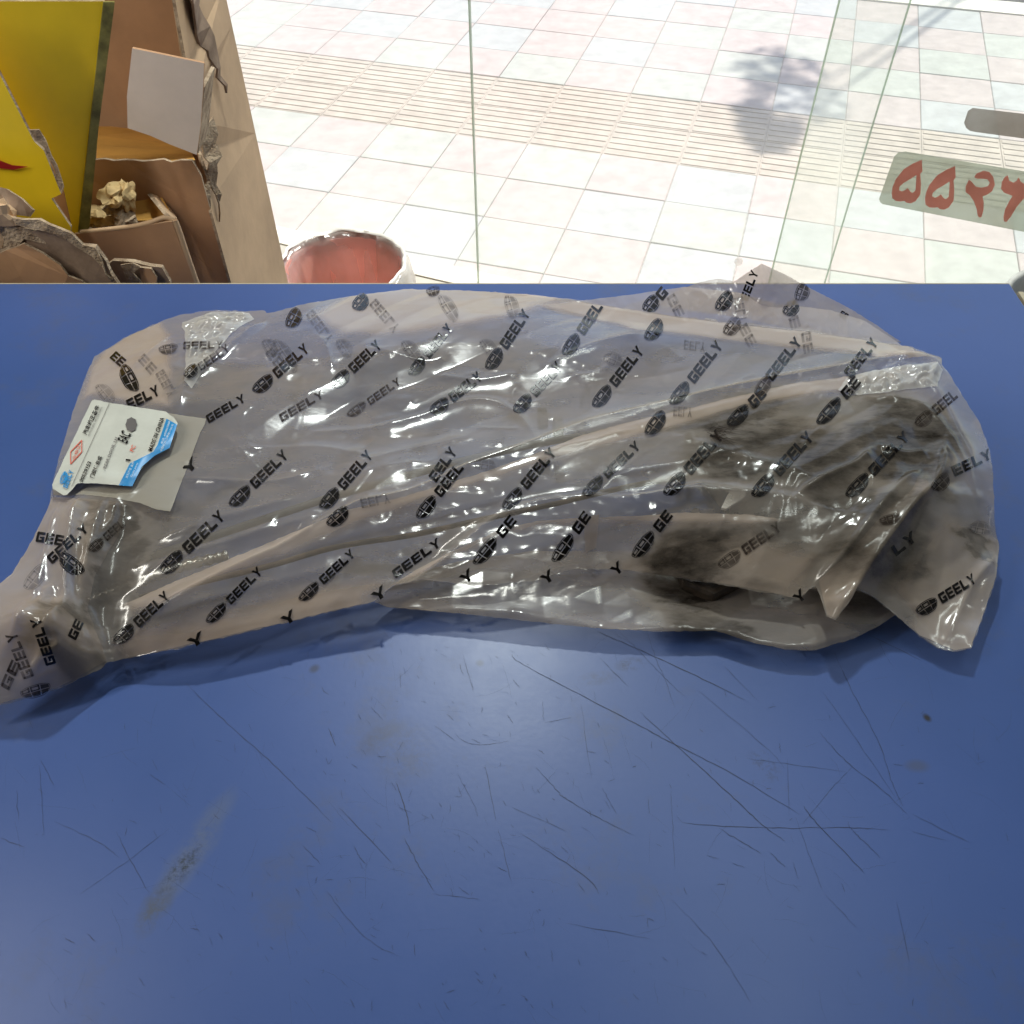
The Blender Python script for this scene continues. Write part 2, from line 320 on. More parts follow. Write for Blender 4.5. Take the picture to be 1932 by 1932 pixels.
M['sticker'] = film("sage_sticker", .38, (.48, .48, .43), .05, rough=.4, bump=.1, tint=(.8, .85, .8))
M['stickerred'] = film("red_sticker_letters", .58, (.80, .24, .18), .05, rough=.4, bump=.1)
M['darksticker'] = film("dark_sticker", .6, (.36, .33, .30), .05, rough=.4, bump=.1)

# ------------------------------------------------------------------ outside: pavement with separate tiles
LA = Vector((.26283, -.07778, 0)); LB = Vector((.07526, .25376, 0)); LO = Vector((-.95624, 2.62269, 0))
ground = mesh("ground", [(-40, -6, -.0055), (40, -6, -.0055), (40, 60, -.0055), (-40, 60, -.0055)], [(0, 1, 2, 3)], M['joint']); tag(ground, kind='structure')
pave = empty("pavement", (0, 0, 0)); tag(pave, kind='structure')
ta, tb = LA.length, LB.length; ang = math.atan2(LA.y, LA.x)
def tile_me(m, ribbed=False):
    g = .0011
    if not ribbed:
        bm = box_bm(-ta / 2 + g, ta / 2 - g, -tb / 2 + g, tb / 2 - g, -.018, 0, .0022, 1)
    else:
        bm = box_bm(-ta / 2 + g, ta / 2 - g, -tb / 2 + g, tb / 2 - g, -.018, -.0022, .0015, 1)
        nr = 6
        for k in range(nr):
            y = -tb / 2 + tb * (k + .5) / nr
            b2 = box_bm(-ta / 2 + .006, ta / 2 - .006, y - .014, y + .014, -.003, .0005, .002, 1)
            me = bpy.data.meshes.new("t"); b2.to_mesh(me); b2.free(); bm.from_mesh(me); bpy.data.meshes.remove(me)
    me = bpy.data.meshes.new("tile"); bm.to_mesh(me); bm.free(); me.materials.append(m); return me
TM = [tile_me(M['pink']), tile_me(M['green']), tile_me(M['bluegrey']), tile_me(M['yellowpave'], True)]
far_v, far_f = [], []
for j in range(-3, 10):
    for i in range(-6, 17):
        c = LO + LA * (i + .5) + LB * (j + .5)
        if c.y < 2.0 or abs(c.x) > 3.4: continue
        rib = j in (3, 4)
        k = 3 if rib else ((0 if (i + j) % 2 == 0 else (1 if random.random() < .55 else 2)) if random.random() < .9 else random.choice((0, 1, 2)))
        o = bpy.data.objects.new("ribbed_tile" if rib else "tile", TM[k]); C.objects.link(o); o.parent = pave
        o.location = c + Vector((0, 0, random.uniform(-.0012, .0008))); o.rotation_euler = (random.uniform(-.003, .003), random.uniform(-.003, .003), ang)
# kerb and road beyond the picture's top
def strip(name, j0, j1, z0, z1, m):
    a = LO + LA * -30 + LB * j0; b = LO + LA * 45 + LB * j0; c = LO + LA * 45 + LB * j1; d = LO + LA * -30 + LB * j1
    V = [Vector((p.x, p.y, z)) for z in (z0, z1) for p in (a, b, c, d)]
    return tag(mesh(name, V, [(3, 2, 1, 0), (4, 5, 6, 7), (0, 1, 5, 4), (1, 2, 6, 5), (2, 3, 7, 6), (3, 0, 4, 7)], m), kind='structure')
strip("kerb", 10, 10.6, -.004, .006, M['cream']); strip("road", 10.602, 60, -.0045, -.002, M['asphalt'])

# threshold line and shop window plane
t0 = az(524, 430, 0); t1 = az(990, 535, 0); TD = (t1 - t0).normalized(); TN = Vector((TD.y, -TD.x, 0))     # TN towards the shop
if TN.y > 0: TN = -TN
g0 = az(903, 536, 0)                                # foot of the window joint
def slab(name, p, d, n, u0, u1, v0, v1, z0, z1, m, parent=None, bev=0):
    V = []
    for z in (z0, z1):
        for u, v in ((u0, v0), (u1, v0), (u1, v1), (u0, v1)):
            q = p + d * u + n * v; V.append(Vector((q.x, q.y, z)))
    return mesh(name, V, [(3, 2, 1, 0), (4, 5, 6, 7), (0, 1, 5, 4), (1, 2, 6, 5), (2, 3, 7, 6), (3, 0, 4, 7)], m, parent)
off = (g0 - t0).dot(TN)
tag(slab("doorstep", t0, TD, TN, -3, 4.5, 0, off + .03, -.02, .006, M['cream']), kind='structure')
tag(slab("shop_floor", t0, TD, TN, -3, 4.5, off + .032, 6.5, -.015, .002, M['shopfloor']), kind='structure')

GP = lambda px, py, n=0: (lambda d, c: d * (c / d.dot(TN)) + Vector((0, 0, CAM_H)))(ray(px, py), (g0 + TN * n).dot(TN))
def gu(px, py): return (GP(px, py) - g0).dot(TD)
win = empty("shop_window", g0, label="clear frameless shop window panes standing on the cream doorstep left of the glass door", cat="window")
j2 = gu(1494, 370); j3 = gu(1604, 370)
slab("pane", g0, TD, TN, -1.75, -.0016, -.004, .004, .006, 2.6, M['glass'], win)
slab("pane", g0, TD, TN, .0016, j3, -.004, .004, .006, 2.6, M['glass'], win)
slab("joint_seal", g0, TD, TN, -.0014, .0014, -.005, .005, .006, 2.6, M['seal'], win)
door = empty("glass_door", g0 + TD * j2, label="greenish glass shop door carrying the grey sticker with red numerals", cat="door")
slab("pane", g0, TD, TN, j2, j2 + 1.15, .012, .020, .012, 2.3, M['doorglass'], door)
slab("pane_edge", g0, TD, TN, j2 - .004, j2, .012, .020, .012, 2.3, M['seal'], door)
slab("pane_edge", g0, TD, TN, j3, j3 + .004, -.004, .004, .006, 2.6, M['seal'], win)
# silver fixing knob on the pane
kb = GP(1394, 492, .004)
def lathe(prof, c, m, name, parent=None, n=48, axis=Vector((0, 0, 1)), nz=0.0, ns=8, smooth=True, cap=False):
    q = Vector((0, 0, 1)).rotation_difference(axis); V = []; F = []
    for i, (r, z) in enumerate(prof):
        for k in range(n):
            w = 2 * math.pi * k / n; rr = r
            if nz: rr = r + nz * mnoise.noise(Vector((math.cos(w) * ns, math.sin(w) * ns, z * ns * 5)))
            V.append(Vector(c) + q @ Vector((rr * math.cos(w), rr * math.sin(w), z + (nz * .8 * mnoise.noise(Vector((math.cos(w) * ns, 5 + math.sin(w) * ns, z * 9))) if nz else 0))))
    for i in range(len(prof) - 1):
        for k in range(n): F.append((i * n + k, i * n + (k + 1) % n, (i + 1) * n + (k + 1) % n, (i + 1) * n + k))
    if cap: F.append(tuple(range(n))[::-1]); F.append(tuple((len(prof) - 1) * n + k for k in range(n)))
    return mesh(name, V, F, m, parent, smooth)
lathe([(.011, 0), (.011, .006), (.009, .009), (.001, .010)], kb, M['liner'], "fixing_knob", win, 8, TN, smooth=False, cap=True)

# sticker on the door: outline and numerals (traced, seen from behind)
S9 = lambda x, y: (1610 + x * .1833, 238.3 + y * .1833)
def on_glass(pts, n, m, name, parent, th=.0006, hole=None):
    bm = bmesh.new()
    def loop(P):
        vs = [bm.verts.new(GP(*S9(*p), n)) for p in P]
        return [bm.edges.new((vs[i], vs[(i + 1) % len(vs)])) for i in range(len(vs))]
    E_ = loop(pts)
    if hole: E_ += loop(hole)
    bmesh.ops.triangle_fill(bm, use_beauty=True, use_dissolve=False, edges=E_)
    r = bmesh.ops.extrude_face_region(bm, geom=bm.faces[:])
    for v in r['geom']:
        if isinstance(v, bmesh.types.BMVert): v.co += TN * th
    return bm_obj(name, bm, m, parent)
stk = [(265, 745), (420, 310), (460, 270), (540, 258), (2700, 620), (2740, 660), (2700, 1270), (300, 800), (275, 775)]
st = on_glass(stk, .0205, M['sticker'], "sticker", door)
five = [(705, 345), (712, 460), (690, 490), (697, 600), (690, 700), (640, 770), (590, 792), (545, 785), (525, 765), (490, 772), (440, 768), (402, 740), (395, 690), (405, 620), (440, 540), (520, 440), (620, 380)]
hole = [(650, 500), (645, 590), (640, 660), (610, 685), (585, 670), (560, 635), (535, 655), (500, 670), (470, 655), (475, 620), (520, 580), (590, 540)]
two = [(1245, 520), (1270, 485), (1340, 458), (1400, 470), (1440, 520), (1457, 600), (1430, 665), (1380, 700), (1330, 720), (1342, 780), (1340, 860), (1320, 930), (1300, 940), (1280, 920), (1270, 850), (1240, 770), (1200, 710), (1155, 675), (1155, 620), (1190, 550), (1215, 565), (1260, 620), (1320, 632), (1385, 618), (1405, 580), (1380, 545), (1330, 538), (1270, 538)]
three = [(1590, 505), (1605, 560), (1650, 580), (1680, 560), (1700, 525), (1725, 570), (1756, 590), (1830, 560), (1860, 600), (1850, 660), (1756, 740), (1680, 830), (1620, 930), (1575, 985), (1550, 975), (1545, 930), (1560, 860), (1600, 780), (1640, 715), (1600, 700), (1550, 680), (1520, 640), (1530, 570), (1560, 520)]
dg = [on_glass(five, .0215, M['stickerred'], "numeral", st, hole=hole),
      on_glass([(x + 342, y + 65) for x, y in five], .0215, M['stickerred'], "numeral", st, hole=[(x + 342, y + 65) for x, y in hole]),
      on_glass(two, .0215, M['stickerred'], "numeral", st), on_glass(three, .0215, M['stickerred'], "numeral", st)]
for d_, l_ in zip(dg, ("red Persian numeral five at the sticker's left end, seen from behind", "red Persian numeral five beside the first one, seen from behind", "red Persian numeral two seen from behind", "red Persian numeral three cut by the picture edge, seen from behind")): d_['label'] = l_
on_glass([(1160, 15), (1200, 45), (1260, 58), (1756, 125), (2700, 250), (2700, -60), (1756, -130), (1230, -190), (1180, -160), (1140, -40)], .0205, M['darksticker'], "grey_sticker", door)

# shop shell that shades the desk
tag(slab("shop_ceiling", g0, TD, TN, -3.2, 4.5, -.5, 6, 2.66, 2.8, M['wall']), kind='structure')
tag(slab("shop_wall", g0, TD, TN, -3.2, -1.75, -.1, .1, .004, 2.66, M['wall']), kind='structure')
tag(slab("shop_wall", g0, TD, TN, -2.2, -2.05, .102, 5.8, .004, 2.66, M['wall']), kind='structure')
tag(slab("shop_wall", g0, TD, TN, 2.9, 3.05, .102, 5.8, .004, 2.66, M['wall']), kind='structure')
tag(slab("shop_wall", g0, TD, TN, -2.2, 3.05, 5.802, 5.95, .004, 2.66, M['wall']), kind='structure')

# street tree whose leaves throw the dappled shade on the tiles
tp = az(1452, 268, 0)
cl = [tp + SUNV * 4.2, az(1432, 240, 0) + SUNV * 4.5, az(1478, 250, 0) + SUNV * 4.8, az(1415, 205, 0) + SUNV * 4.9, az(1500, 190, 0) + SUNV * 5.2, az(1470, 130, 0) + SUNV * 5.2]
tb0 = tp + SUNV * 5.0; tb0 = Vector((tb0.x + 2.2, max(tb0.y + 2.2, 8.2), -.12))
tree = empty("street_tree", tb0, label="leafy street tree standing out on the road edge, its shade on the tiles", cat="tree")
fork = Vector((tb0.x, tb0.y, 2.6))
tube(spline([tb0, tb0 + Vector((.04, -.05, 1.2)), fork]), .1, M['bark'], "trunk", tree, 10, lambda t: .13 - .05 * t)
for c in cl[:1] + cl[4:5]:
    tube(spline([fork, (fork + c) / 2 + Vector((0, 0, .4)), c]), .03, M['bark'], "limb", tree, 6, lambda t: .022 - .018 * t)
LV, LF = [], []
for ci, c in enumerate(cl + [fork + Vector((.3, .4, 1.6)), fork + Vector((-.6, .2, 2.2)), fork + Vector((.9, 0, 2.4))]):
    rad = (.09, .08, .08, .07, .2, .2, .8, .8, .8)[ci]
    for k in range((75 if ci < 4 else 130) if ci < 6 else 700):
        while True:
            q = Vector((random.uniform(-1, 1), random.uniform(-1, 1), random.uniform(-1, 1)))
            if q.length < 1: break
        p = c + q * rad; a = Vector((random.gauss(0, 1), random.gauss(0, 1), random.gauss(0, .5))).normalized(); b_ = a.cross(Vector((random.gauss(0, 1), random.gauss(0, 1), random.gauss(0, 1)))).normalized()
        s = random.uniform(.028, .05); i0 = len(LV); LV += [p - a * s, p + b_ * s * .5, p + a * s, p - b_ * s * .5]; LF.append((i0, i0 + 1, i0 + 2, i0 + 3))
mesh("crown", LV, LF, M['leaf'], tree)

# ------------------------------------------------------------------ waste basket
bc = az(648, 508, .30); br = .147
bin_ = empty("waste_basket", (bc.x, bc.y, .002), label="red plastic waste basket with a clear liner folded over its rim", cat="waste basket")
lathe([(br * .72, 0), (br * .78, .06), (br * .97, .285), (br * 1.02, .29), (br * 1.02, .3), (br * .95, .298), (br * .75, .06), (br * .68, .012), (.002, .012)], (bc.x, bc.y, .002), M['redbin'], "bucket", bin_)
lathe([(br * .55, .05), (br * .72, .10), (br * .85, .2), (br * .93, .29), (br * 1.0, .315), (br * 1.09, .305), (br * 1.12, .27), (br * 1.14, .22)], (bc.x, bc.y, .002), M['liner'], "liner", bin_, 96, nz=.012, ns=4.5)
lathe([(br * .99, .312), (br * 1.02, .318), (br * 1.05, .312), (br * 1.06, .295), (br * 1.10, .25)], (bc.x, bc.y, .004), M['white'], "liner_fold", bin_, 96, nz=.008, ns=5)
bm = bmesh.new(); bmesh.ops.create_icosphere(bm, subdivisions=3, radius=.06)
for v in bm.verts: v.co = Vector((v.co.x * 1.3, v.co.y, v.co.z * .6)) * (1 + .5 * mnoise.noise(v.co * 30)) + Vector((bc.x + .03, bc.y - .01, .1))
bm_obj("crumpled_wrapper", bm, simple("orange_red_wrapper", (.8, .12, .06), .4), None)
tag(bpy.data.objects["crumpled_wrapper"], "crumpled orange-red wrapper lying in the waste basket", "wrapper")

# ------------------------------------------------------------------ counters
dc = az(1905, 535, DESK); DX1, DY1 = dc.x, dc.y
desk = empty("desk", (0, .3, .004), label="wide counter with a scratched blue laminate top under the wrapped part", cat="desk")
bm = box_bm(-1.05, DX1, -.35, DY1, DESK - .028, DESK, .0012, 2); top = bm_obj("desk_top", bm, M['desk'], desk)
bm_obj("edge_band", box_bm(-1.05, DX1, DY1 + .0003, DY1 + .0018, DESK - .028, DESK - .0006), M['edge'], desk)
for x in (-1.0, -.05, DX1 - .06): bm_obj("side_panel", box_bm(x, x + .02, -.3, DY1 - .03, .004, DESK - .0285, .001, 1), M['desk'], desk)
bm_obj("back_panel", box_bm(-.975, DX1 - .065, DY1 - .05, DY1 - .034, .004, DESK - .03, .001, 1), M['desk'], desk)
A_ = [[(700, 130), (860, 285), (1030, 435), (1250, 655)], [(1280, 600), (1480, 810)], [(1240, 300), (1268, 368)], [(1495, 500), (1530, 610), (1548, 700)], [(1505, 600), (1555, 620)], [(300, 928), (490, 795), (640, 680)], [(440, 690), (490, 795), (565, 925)], [(155, 420), (205, 520)], [(150, 440), (165, 700)], [(65, 535), (70, 655)], [(0, 715), (95, 750)], [(1745, 20), (1787, 165)], [(1830, 440), (1872, 650)], [(1725, 470), (1800, 610)], [(1715, 320), (1760, 355), (1840, 362), (1920, 350)], [(1525, 715), (1570, 800), (1640, 918)], [(1145, 745), (1210, 815)], [(565, 475), (625, 515)], [(1335, 745), (1360, 790), (1385, 815)], [(1510, 95), (1512, 150)], [(1730, 900), (1770, 930)], [(1880, 680), (1930, 890)], [(200, 650), (370, 730), (450, 790)], [(575, 420), (597, 465)], [(1230, 410), (1240, 436), (1254, 416)], [(1640, 290), (1720, 350)], [(1400, 220), (1445, 270)], [(1890, 430), (1885, 446)], [(1700, 590), (1697, 620)]]
B_ = [[(320, 0), (470, 65), (700, 170), (880, 260)], [(0, 85), (30, 118), (250, 235), (480, 355), (620, 430), (800, 520), (1085, 690)], [(485, 305), (620, 430), (740, 540), (860, 650), (950, 735), (1030, 790)], [(510, 0), (545, 110), (575, 175), (615, 290)], [(405, 0), (480, 75), (575, 175), (655, 248)], [(1100, 660), (1160, 735), (1330, 912)], [(1160, 380), (1260, 490), (1400, 600), (1490, 690)], [(1215, 80), (1280, 220), (1385, 420), (1430, 560), (1475, 660)], [(1175, 230), (1300, 410), (1450, 630)], [(90, 512), (170, 600), (200, 630), (330, 705), (460, 770)], [(640, 722), (800, 735), (1060, 742), (1270, 740), (1420, 750)], [(780, 742), (900, 815), (940, 840)], [(1340, 10), (1545, 110)], [(260, 270), (300, 560)], [(600, 600), (605, 720), (615, 900)], [(1285, 510), (1200, 600), (1095, 730)], [(1070, 700), (1120, 840), (1170, 975)], [(1270, 735), (1310, 775), (1390, 855)], [(975, 835), (1030, 890)], [(885, 480), (1040, 500), (1260, 530)], [(0, 665), (210, 755)], [(330, 100), (440, 210)], [(800, 130), (930, 265)], [(1060, 870), (1080, 935)], [(830, 875), (880, 890)], [(735, 845), (780, 858)], [(120, 345), (225, 325)], [(515, 632), (517, 690)], [(115, 260), (120, 340)], [(700, 220), (960, 440), (1030, 520)], [(1040, 480), (1045, 700)], [(1510, 755), (1640, 790)], [(965, 290), (995, 282)], [(958, 595), (978, 592)], [(455, 512), (470, 508)], [(1510, 690), (1730, 800)], [(1530, 573), (1555, 573)], [(340, 590), (395, 690)], [(30, 760), (270, 920), (330, 990)], [(250, 950), (275, 985)], [(600, 1010), (760, 1180), (900, 1400)], [(1180, 990), (1300, 1120)], [(-700, 980), (-560, 1150), (-420, 1230)], [(-300, 990), (-120, 1010)], [(1450, 1020), (1500, 1250)], [(200, 1100), (520, 1160)]]
strong = {2, 3, 5, 33, 17}
SV, SF = [], []
def scratch(pts, w):
    P = spline([az(x, y, DESK) for x, y in pts], 10); L = len(P)
    for i, p in enumerate(P):
        t = (P[min(i + 1, L - 1)] - P[max(i - 1, 0)]); t.z = 0; t.normalize(); s = Vector((-t.y, t.x, 0))
        k = i / (L - 1); ww = w * .72 * (.15 + .85 * math.sin(math.pi * min(1, max(0, k))) ** .6) * random.uniform(.45, 1.15)
        j = s * random.gauss(0, .00018)
        SV.append(p + j + s * ww / 2 + Vector((0, 0, .00025))); SV.append(p + j - s * ww / 2 + Vector((0, 0, .00025)))
        if i: n_ = len(SV); SF.append((n_ - 4, n_ - 3, n_ - 1, n_ - 2))
for k, s in enumerate(A_): scratch([(x * .5, 1223.6 + y * .5) for x, y in s], .0007 if k in (2, 3) else (.00045 if k in (0, 1, 12, 15, 18) else .0003))
for k, s in enumerate(B_): scratch([(966 + x * .5, 1191.4 + y * .5) for x, y in s], .00075 if k in (0, 1, 2, 5) else (.0005 if k in (6, 7, 9, 10, 11, 12, 17, 18, 33, 34, 35, 38) else .0003))
for k in range(330):
    x, y = random.gauss(860, 230), random.uniform(1215, 1900); a = random.gauss(1.0, .5); L_ = random.uniform(3, 22)
    if random.random() < .5: x = random.uniform(20, 1900)
    if y < 1300 and (x < 500 or x > 1100): continue
    scratch([(x, y), (x + L_ * .5 * math.cos(a) + random.gauss(0, .6), y + L_ * .5 * math.sin(a)), (x + L_ * math.cos(a), y + L_ * math.sin(a))], random.choice((.00016, .0002, .00028, .0004)))
sc_ = mesh("scratches", SV, SF, simple("dark_scratch", (.016, .024, .06), .6), desk); sc_['kind'] = 'stuff'
SV, SF = [], []
for k in range(260):
    x, y = random.uniform(0, 1930), random.uniform(1180, 1925); a = random.gauss(.9, .9); L_ = random.uniform(8, 90); c_ = random.gauss(0, .12)
    scratch([(x, y), (x + L_ * .5 * math.cos(a), y + L_ * .5 * math.sin(a)), (x + L_ * math.cos(a + c_), y + L_ * math.sin(a + c_))], random.choice((.00018, .00026)))
ps = mesh("pale_scratches", SV, SF, fadedink("pale_scratch", .45, (.10, .13, .22)), desk); ps['kind'] = 'stuff'
# neighbouring counter at the right
n0 = az(1922, 548, DESK)
nb = empty("side_counter", (n0.x + .3, .3, .004), label="second blue counter with a buff edge at the far right, beside the desk corner", cat="counter")
bm_obj("counter_top", box_bm(n0.x + .006, n0.x + .7, -.3, n0.y, DESK - .028, DESK - .001, .001, 1), M['desk'], nb)
bm_obj("edge_band", box_bm(n0.x, n0.x + .0055, -.3, n0.y, DESK - .028, DESK - .0015), M['edge'], nb)
bm_obj("side_panel", box_bm(n0.x + .04, n0.x + .06, -.28, n0.y - .03, .004, DESK - .03), M['desk'], nb)
bk = az(2012, 600, .62)
lathe([(.10, 0), (.12, .3), (.128, .61), (.132, .615), (.13, .622), (.122, .618), (.11, .3), (.09, .02), (.001, .02)], (bk.x + .04, bk.y + .02, .003), M['wall'], "grey_bin")
tag(bpy.data.objects["grey_bin"], "pale grey round bin behind the right corner of the desk", "bin")

# ------------------------------------------------------------------ cartons behind the desk
CU = lambda x, y: (x * .2833, 238.3 + y * .2833)
def board(name, pts, m, parent, th=.004, rag=0, cut=24, core=None, warp=0, seed=0):
    """a sheet of cardboard: polygon of 3-D points, ragged edges, real thickness with a torn core at the rim"""
    P = []; rnd = random.Random(seed + len(pts))
    n_ = len(pts)
    for i in range(n_):
        a, b = Vector(pts[i][:3]), Vector(pts[(i + 1) % n_][:3]); r = pts[i][3] if len(pts[i]) > 3 else rag
        k = max(1, int((b - a).length / .012)) if r else max(1, int((b - a).length / .05))
        for q in range(k):
            p = a.lerp(b, q / k)
            if r and q: p = p + Vector((rnd.gauss(0, r), rnd.gauss(0, r * .5), rnd.gauss(0, r)))
            P.append(p)
    nrm = Vector((0, 0, 0))
    for i in range(len(P)):
        a, b = P[i], P[(i + 1) % len(P)]; nrm += Vector(((a.y - b.y) * (a.z + b.z), (a.z - b.z) * (a.x + b.x), (a.x - b.x) * (a.y + b.y)))
    nrm.normalize()
    bm = bmesh.new(); vs = [bm.verts.new(p) for p in P]
    es = [bm.edges.new((vs[i], vs[(i + 1) % len(vs)])) for i in range(len(vs))]
    bmesh.ops.triangle_fill(bm, use_beauty=True, use_dissolve=False, edges=es)
    if warp:
        bmesh.ops.subdivide_edges(bm, edges=bm.edges[:], cuts=2, use_grid_fill=True)
        for v in bm.verts: v.co += nrm * warp * mnoise.noise(v.co * 9 + Vector((seed, 0, 0)))
    r = bmesh.ops.extrude_face_region(bm, geom=bm.faces[:])
    for v in r['geom']:
        if isinstance(v, bmesh.types.BMVert): v.co -= nrm * th
    me = bpy.data.meshes.new(name); bmesh.ops.recalc_face_normals(bm, faces=bm.faces); bm.to_mesh(me); bm.free()
    me.materials.append(m); me.materials.append(core or m)
    for f in me.polygons:
        if abs(f.normal.dot(nrm)) < .5: f.material_index = 1
    return link(name, me, None, parent)
def Q(cx, cy, Y, r=None):
    p = ay(*CU(cx, cy), Y); return p if r is None else (*p, r)
def crumple(name, c, size, m, parent, seed=0, amp=.5):
    bm = bmesh.new(); bmesh.ops.create_icosphere(bm, subdivisions=3, radius=1)
    for v in bm.verts:
        q = v.co + Vector((seed * 3.1, 0, 0)); f = 1 + amp * mnoise.noise(q * 1.6) + amp * .5 * abs(mnoise.noise(q * 4))
        v.co = Vector((v.co.x * size[0], v.co.y * size[1], v.co.z * size[2])) * f + Vector(c)
    return bm_obj(name, bm, m, parent)

# big brown carton (dark front, light put into the right side's paler colour, torn corner)
YB = 1.07
bl, brt = Q(560, 262, YB), Q(1310, 228, YB)
xr, xl, zt = brt.x, bl.x - .25, brt.z
ybk = YB + .27
big = empty("brown_carton", ((xl + xr) / 2, YB + .13, .004), label="tall brown carton with a torn corner, standing between the yellow carton and the waste basket", cat="carton")
fz = .006
board("front_panel", [(xl, YB, fz), (xr, YB, fz), (xr, YB, zt - .02, .0015), (xr - .006, YB, zt, .001), (xl, YB, zt)], M['card'], big, core=M['cardtorn'])
x2 = xr + .002
sp_ = [(x2, YB - .002, fz), (x2, ybk, fz), (x2, ybk, 1.75), (x2, YB + .14, 1.75), (x2, YB + .11, 1.30), (x2, YB + .05, zt + .10, .004), (x2, YB + .06, zt + .02, .004), (x2, YB + .02, zt - .02, .004), (x2, YB - .002, zt - .07)]
board("side_panel", sp_, M['cardpalelit'], big, core=M['cardtorn'])
board("torn_edge", [(x2 + .003, YB + .01, zt - .09, .003), (x2 + .012, YB + .03, zt - .02, .003), (x2 + .014, YB + .055, zt + .03, .003), (x2 + .003, YB + .03, zt + .03, .003)], M['cardtorn'], big, .003, .003)
board("torn_edge", [(x2 + .003, YB + .10, zt + .12, .004), (x2 + .010, YB + .085, zt + .16, .003), (x2 + .003, YB + .13, zt + .22, .003), (x2 + .006, YB + .15, zt + .02, .003)], M['cardgrey'], big, .003, .003)
board("inner_flap", [Q(640, 268, YB + .004), Q(1300, 225, YB + .004), Q(1280, 180, YB + .09), Q(1240, 60, YB + .25), Q(740, 0, YB + .25), Q(650, 0, YB + .2)], M['orangecard'], big, core=M['cardtorn'])
board("back_panel", [(xl, ybk, fz), (xr, ybk, fz), (xr, ybk, 1.7), (xl, ybk, 1.7)], M['card'], big)

# grey-white carton lying tilted on the flaps
gp = [Q(850, 12, YB - .04), Q(1000, 62, YB - .04), Q(1130, 120, YB - .04), Q(1310, 190, YB - .04), Q(1322, 100, YB - .04), Q(1335, 0, YB - .04), Q(1352, -250, YB - .04), Q(1358, -420, YB - .04), Q(880, -520, YB - .04), Q(845, -200, YB - .04)]
gc = empty("pale_board", (gp[3].x, gp[3].y + .1, gp[3].z), label="grey-white board tilted in the mouth of the tall brown carton", cat="board")
board("front_panel", gp, M['greycard'], gc, core=M['card'])
g3 = gp[3]; dd = Vector((.012, .16, .015))
board("side_panel", [g3 + Vector((.001, .004, 0)), g3 + dd * .3, gp[6] + dd * .3, gp[6] + Vector((.001, .004, 0))], M['cardtorn'], gc)


# yellow carton
ye = empty("yellow_carton", Q(420, 700, 1.02), label="yellow printed carton with a torn fold, leaning behind the ragged cardboard at the left", cat="carton")
yN, yF = .985, 1.15
def QP(cx, cy, Y0, X0, k):                            # picture point -> an upright wall turned by slope k
    d = ray(*CU(cx, cy)); t = (Y0 - k * X0) / (d.y - k * d.x); return Vector((d.x * t, d.y * t, CAM_H + d.z * t))
yp = lambda x, y: QP(x, y, 1.04, -.50, .55)
board("side_panel", [yp(-233, -841), yp(695, -841), yp(600, 15), yp(525, 695), yp(500, 1200), yp(440, 1200), yp(470, 640), yp(425, 430), yp(320, 150), yp(200, 15)], M['yellow'], ye, core=M['cardtorn'])
board("front_panel", [Q(-500, -841, yN - .012), Q(-240, -841, yN - .012), Q(195, 12, yN - .012), Q(235, 90, yN - .012), Q(300, 150, yN - .012), Q(415, 440, yN - .012), Q(350, 470, yN - .012), Q(480, 660, yN - .012), Q(420, 1200, yN - .012), Q(-500, 1200, yN - .012)], M['yellow'], ye, core=M['cardtorn'])
board("torn_strip", [Q(200, 20, yN - .019), Q(262, 18, yN - .019), Q(345, 190, yN - .019), Q(428, 400, yN - .019), Q(418, 434, yN - .019), Q(330, 210, yN - .019), Q(300, 140, yN - .019), Q(240, 90, yN - .019)], M['cardtorn'], ye, .002, .0015)
yq = lambda x, y: yp(x, y) + Vector((0, -.003, 0))
board("tape_strip", [yq(690, -841), yq(765, -841), yq(655, 15), yq(592, 690), yq(585, 1200), yq(520, 1200), yq(522, 690), yq(597, 15)], M['olive'], ye)
board("swoosh_print", [Q(-300, 130, yN - .0185), Q(0, 228, yN - .0185), Q(80, 258, yN - .0185), Q(185, 268, yN - .0185), Q(90, 288, yN - .0185), Q(0, 278, yN - .0185), Q(-300, 230, yN - .0185)], M['red'], ye, .0006)

# small open carton with crumpled paper
sm_y = .99
smc = empty("open_carton", Q(900, 1100, sm_y + .08), label="small open brown carton full of crumpled packing paper, in front of the tall brown one", cat="carton")
board("front_panel", [Q(500, 708, sm_y), Q(700, 690, sm_y), Q(1150, 622, sm_y), Q(1300, 1025, sm_y), Q(1400, 1300, sm_y), Q(480, 1300, sm_y)], M['card'], smc, core=M['cardpalelit'])
board("side_panel", [Q(1152, 622, sm_y + .002), Q(1300, 1025, sm_y + .002), Q(1400, 1300, sm_y + .002), Q(1425, 1300, sm_y + .05), Q(1325, 1025, sm_y + .06), Q(1175, 600, sm_y + .07), Q(1050, 430, sm_y + .10), Q(940, 365, sm_y + .12)], M['cardpalelit'], smc, .005, core=M['cardtorn'])  # light along this side is put into its paler board colour
board("back_panel", [Q(640, 380, sm_y + .118), Q(720, 372, sm_y + .118, .002), Q(880, 360, sm_y + .118, .002), Q(950, 360, sm_y + .118), Q(1100, 620, sm_y + .118), Q(1100, 1000, sm_y + .118), Q(640, 1000, sm_y + .118)], M['cardpalelit'], smc, core=M['cardtorn'])
board("inner_flap", [Q(890, 400, sm_y + .10), Q(960, 372, sm_y + .105), Q(1080, 470, sm_y + .085), Q(1150, 600, sm_y + .06), Q(1060, 640, sm_y + .04), Q(900, 640, sm_y + .06)], M['orangecard'], smc)
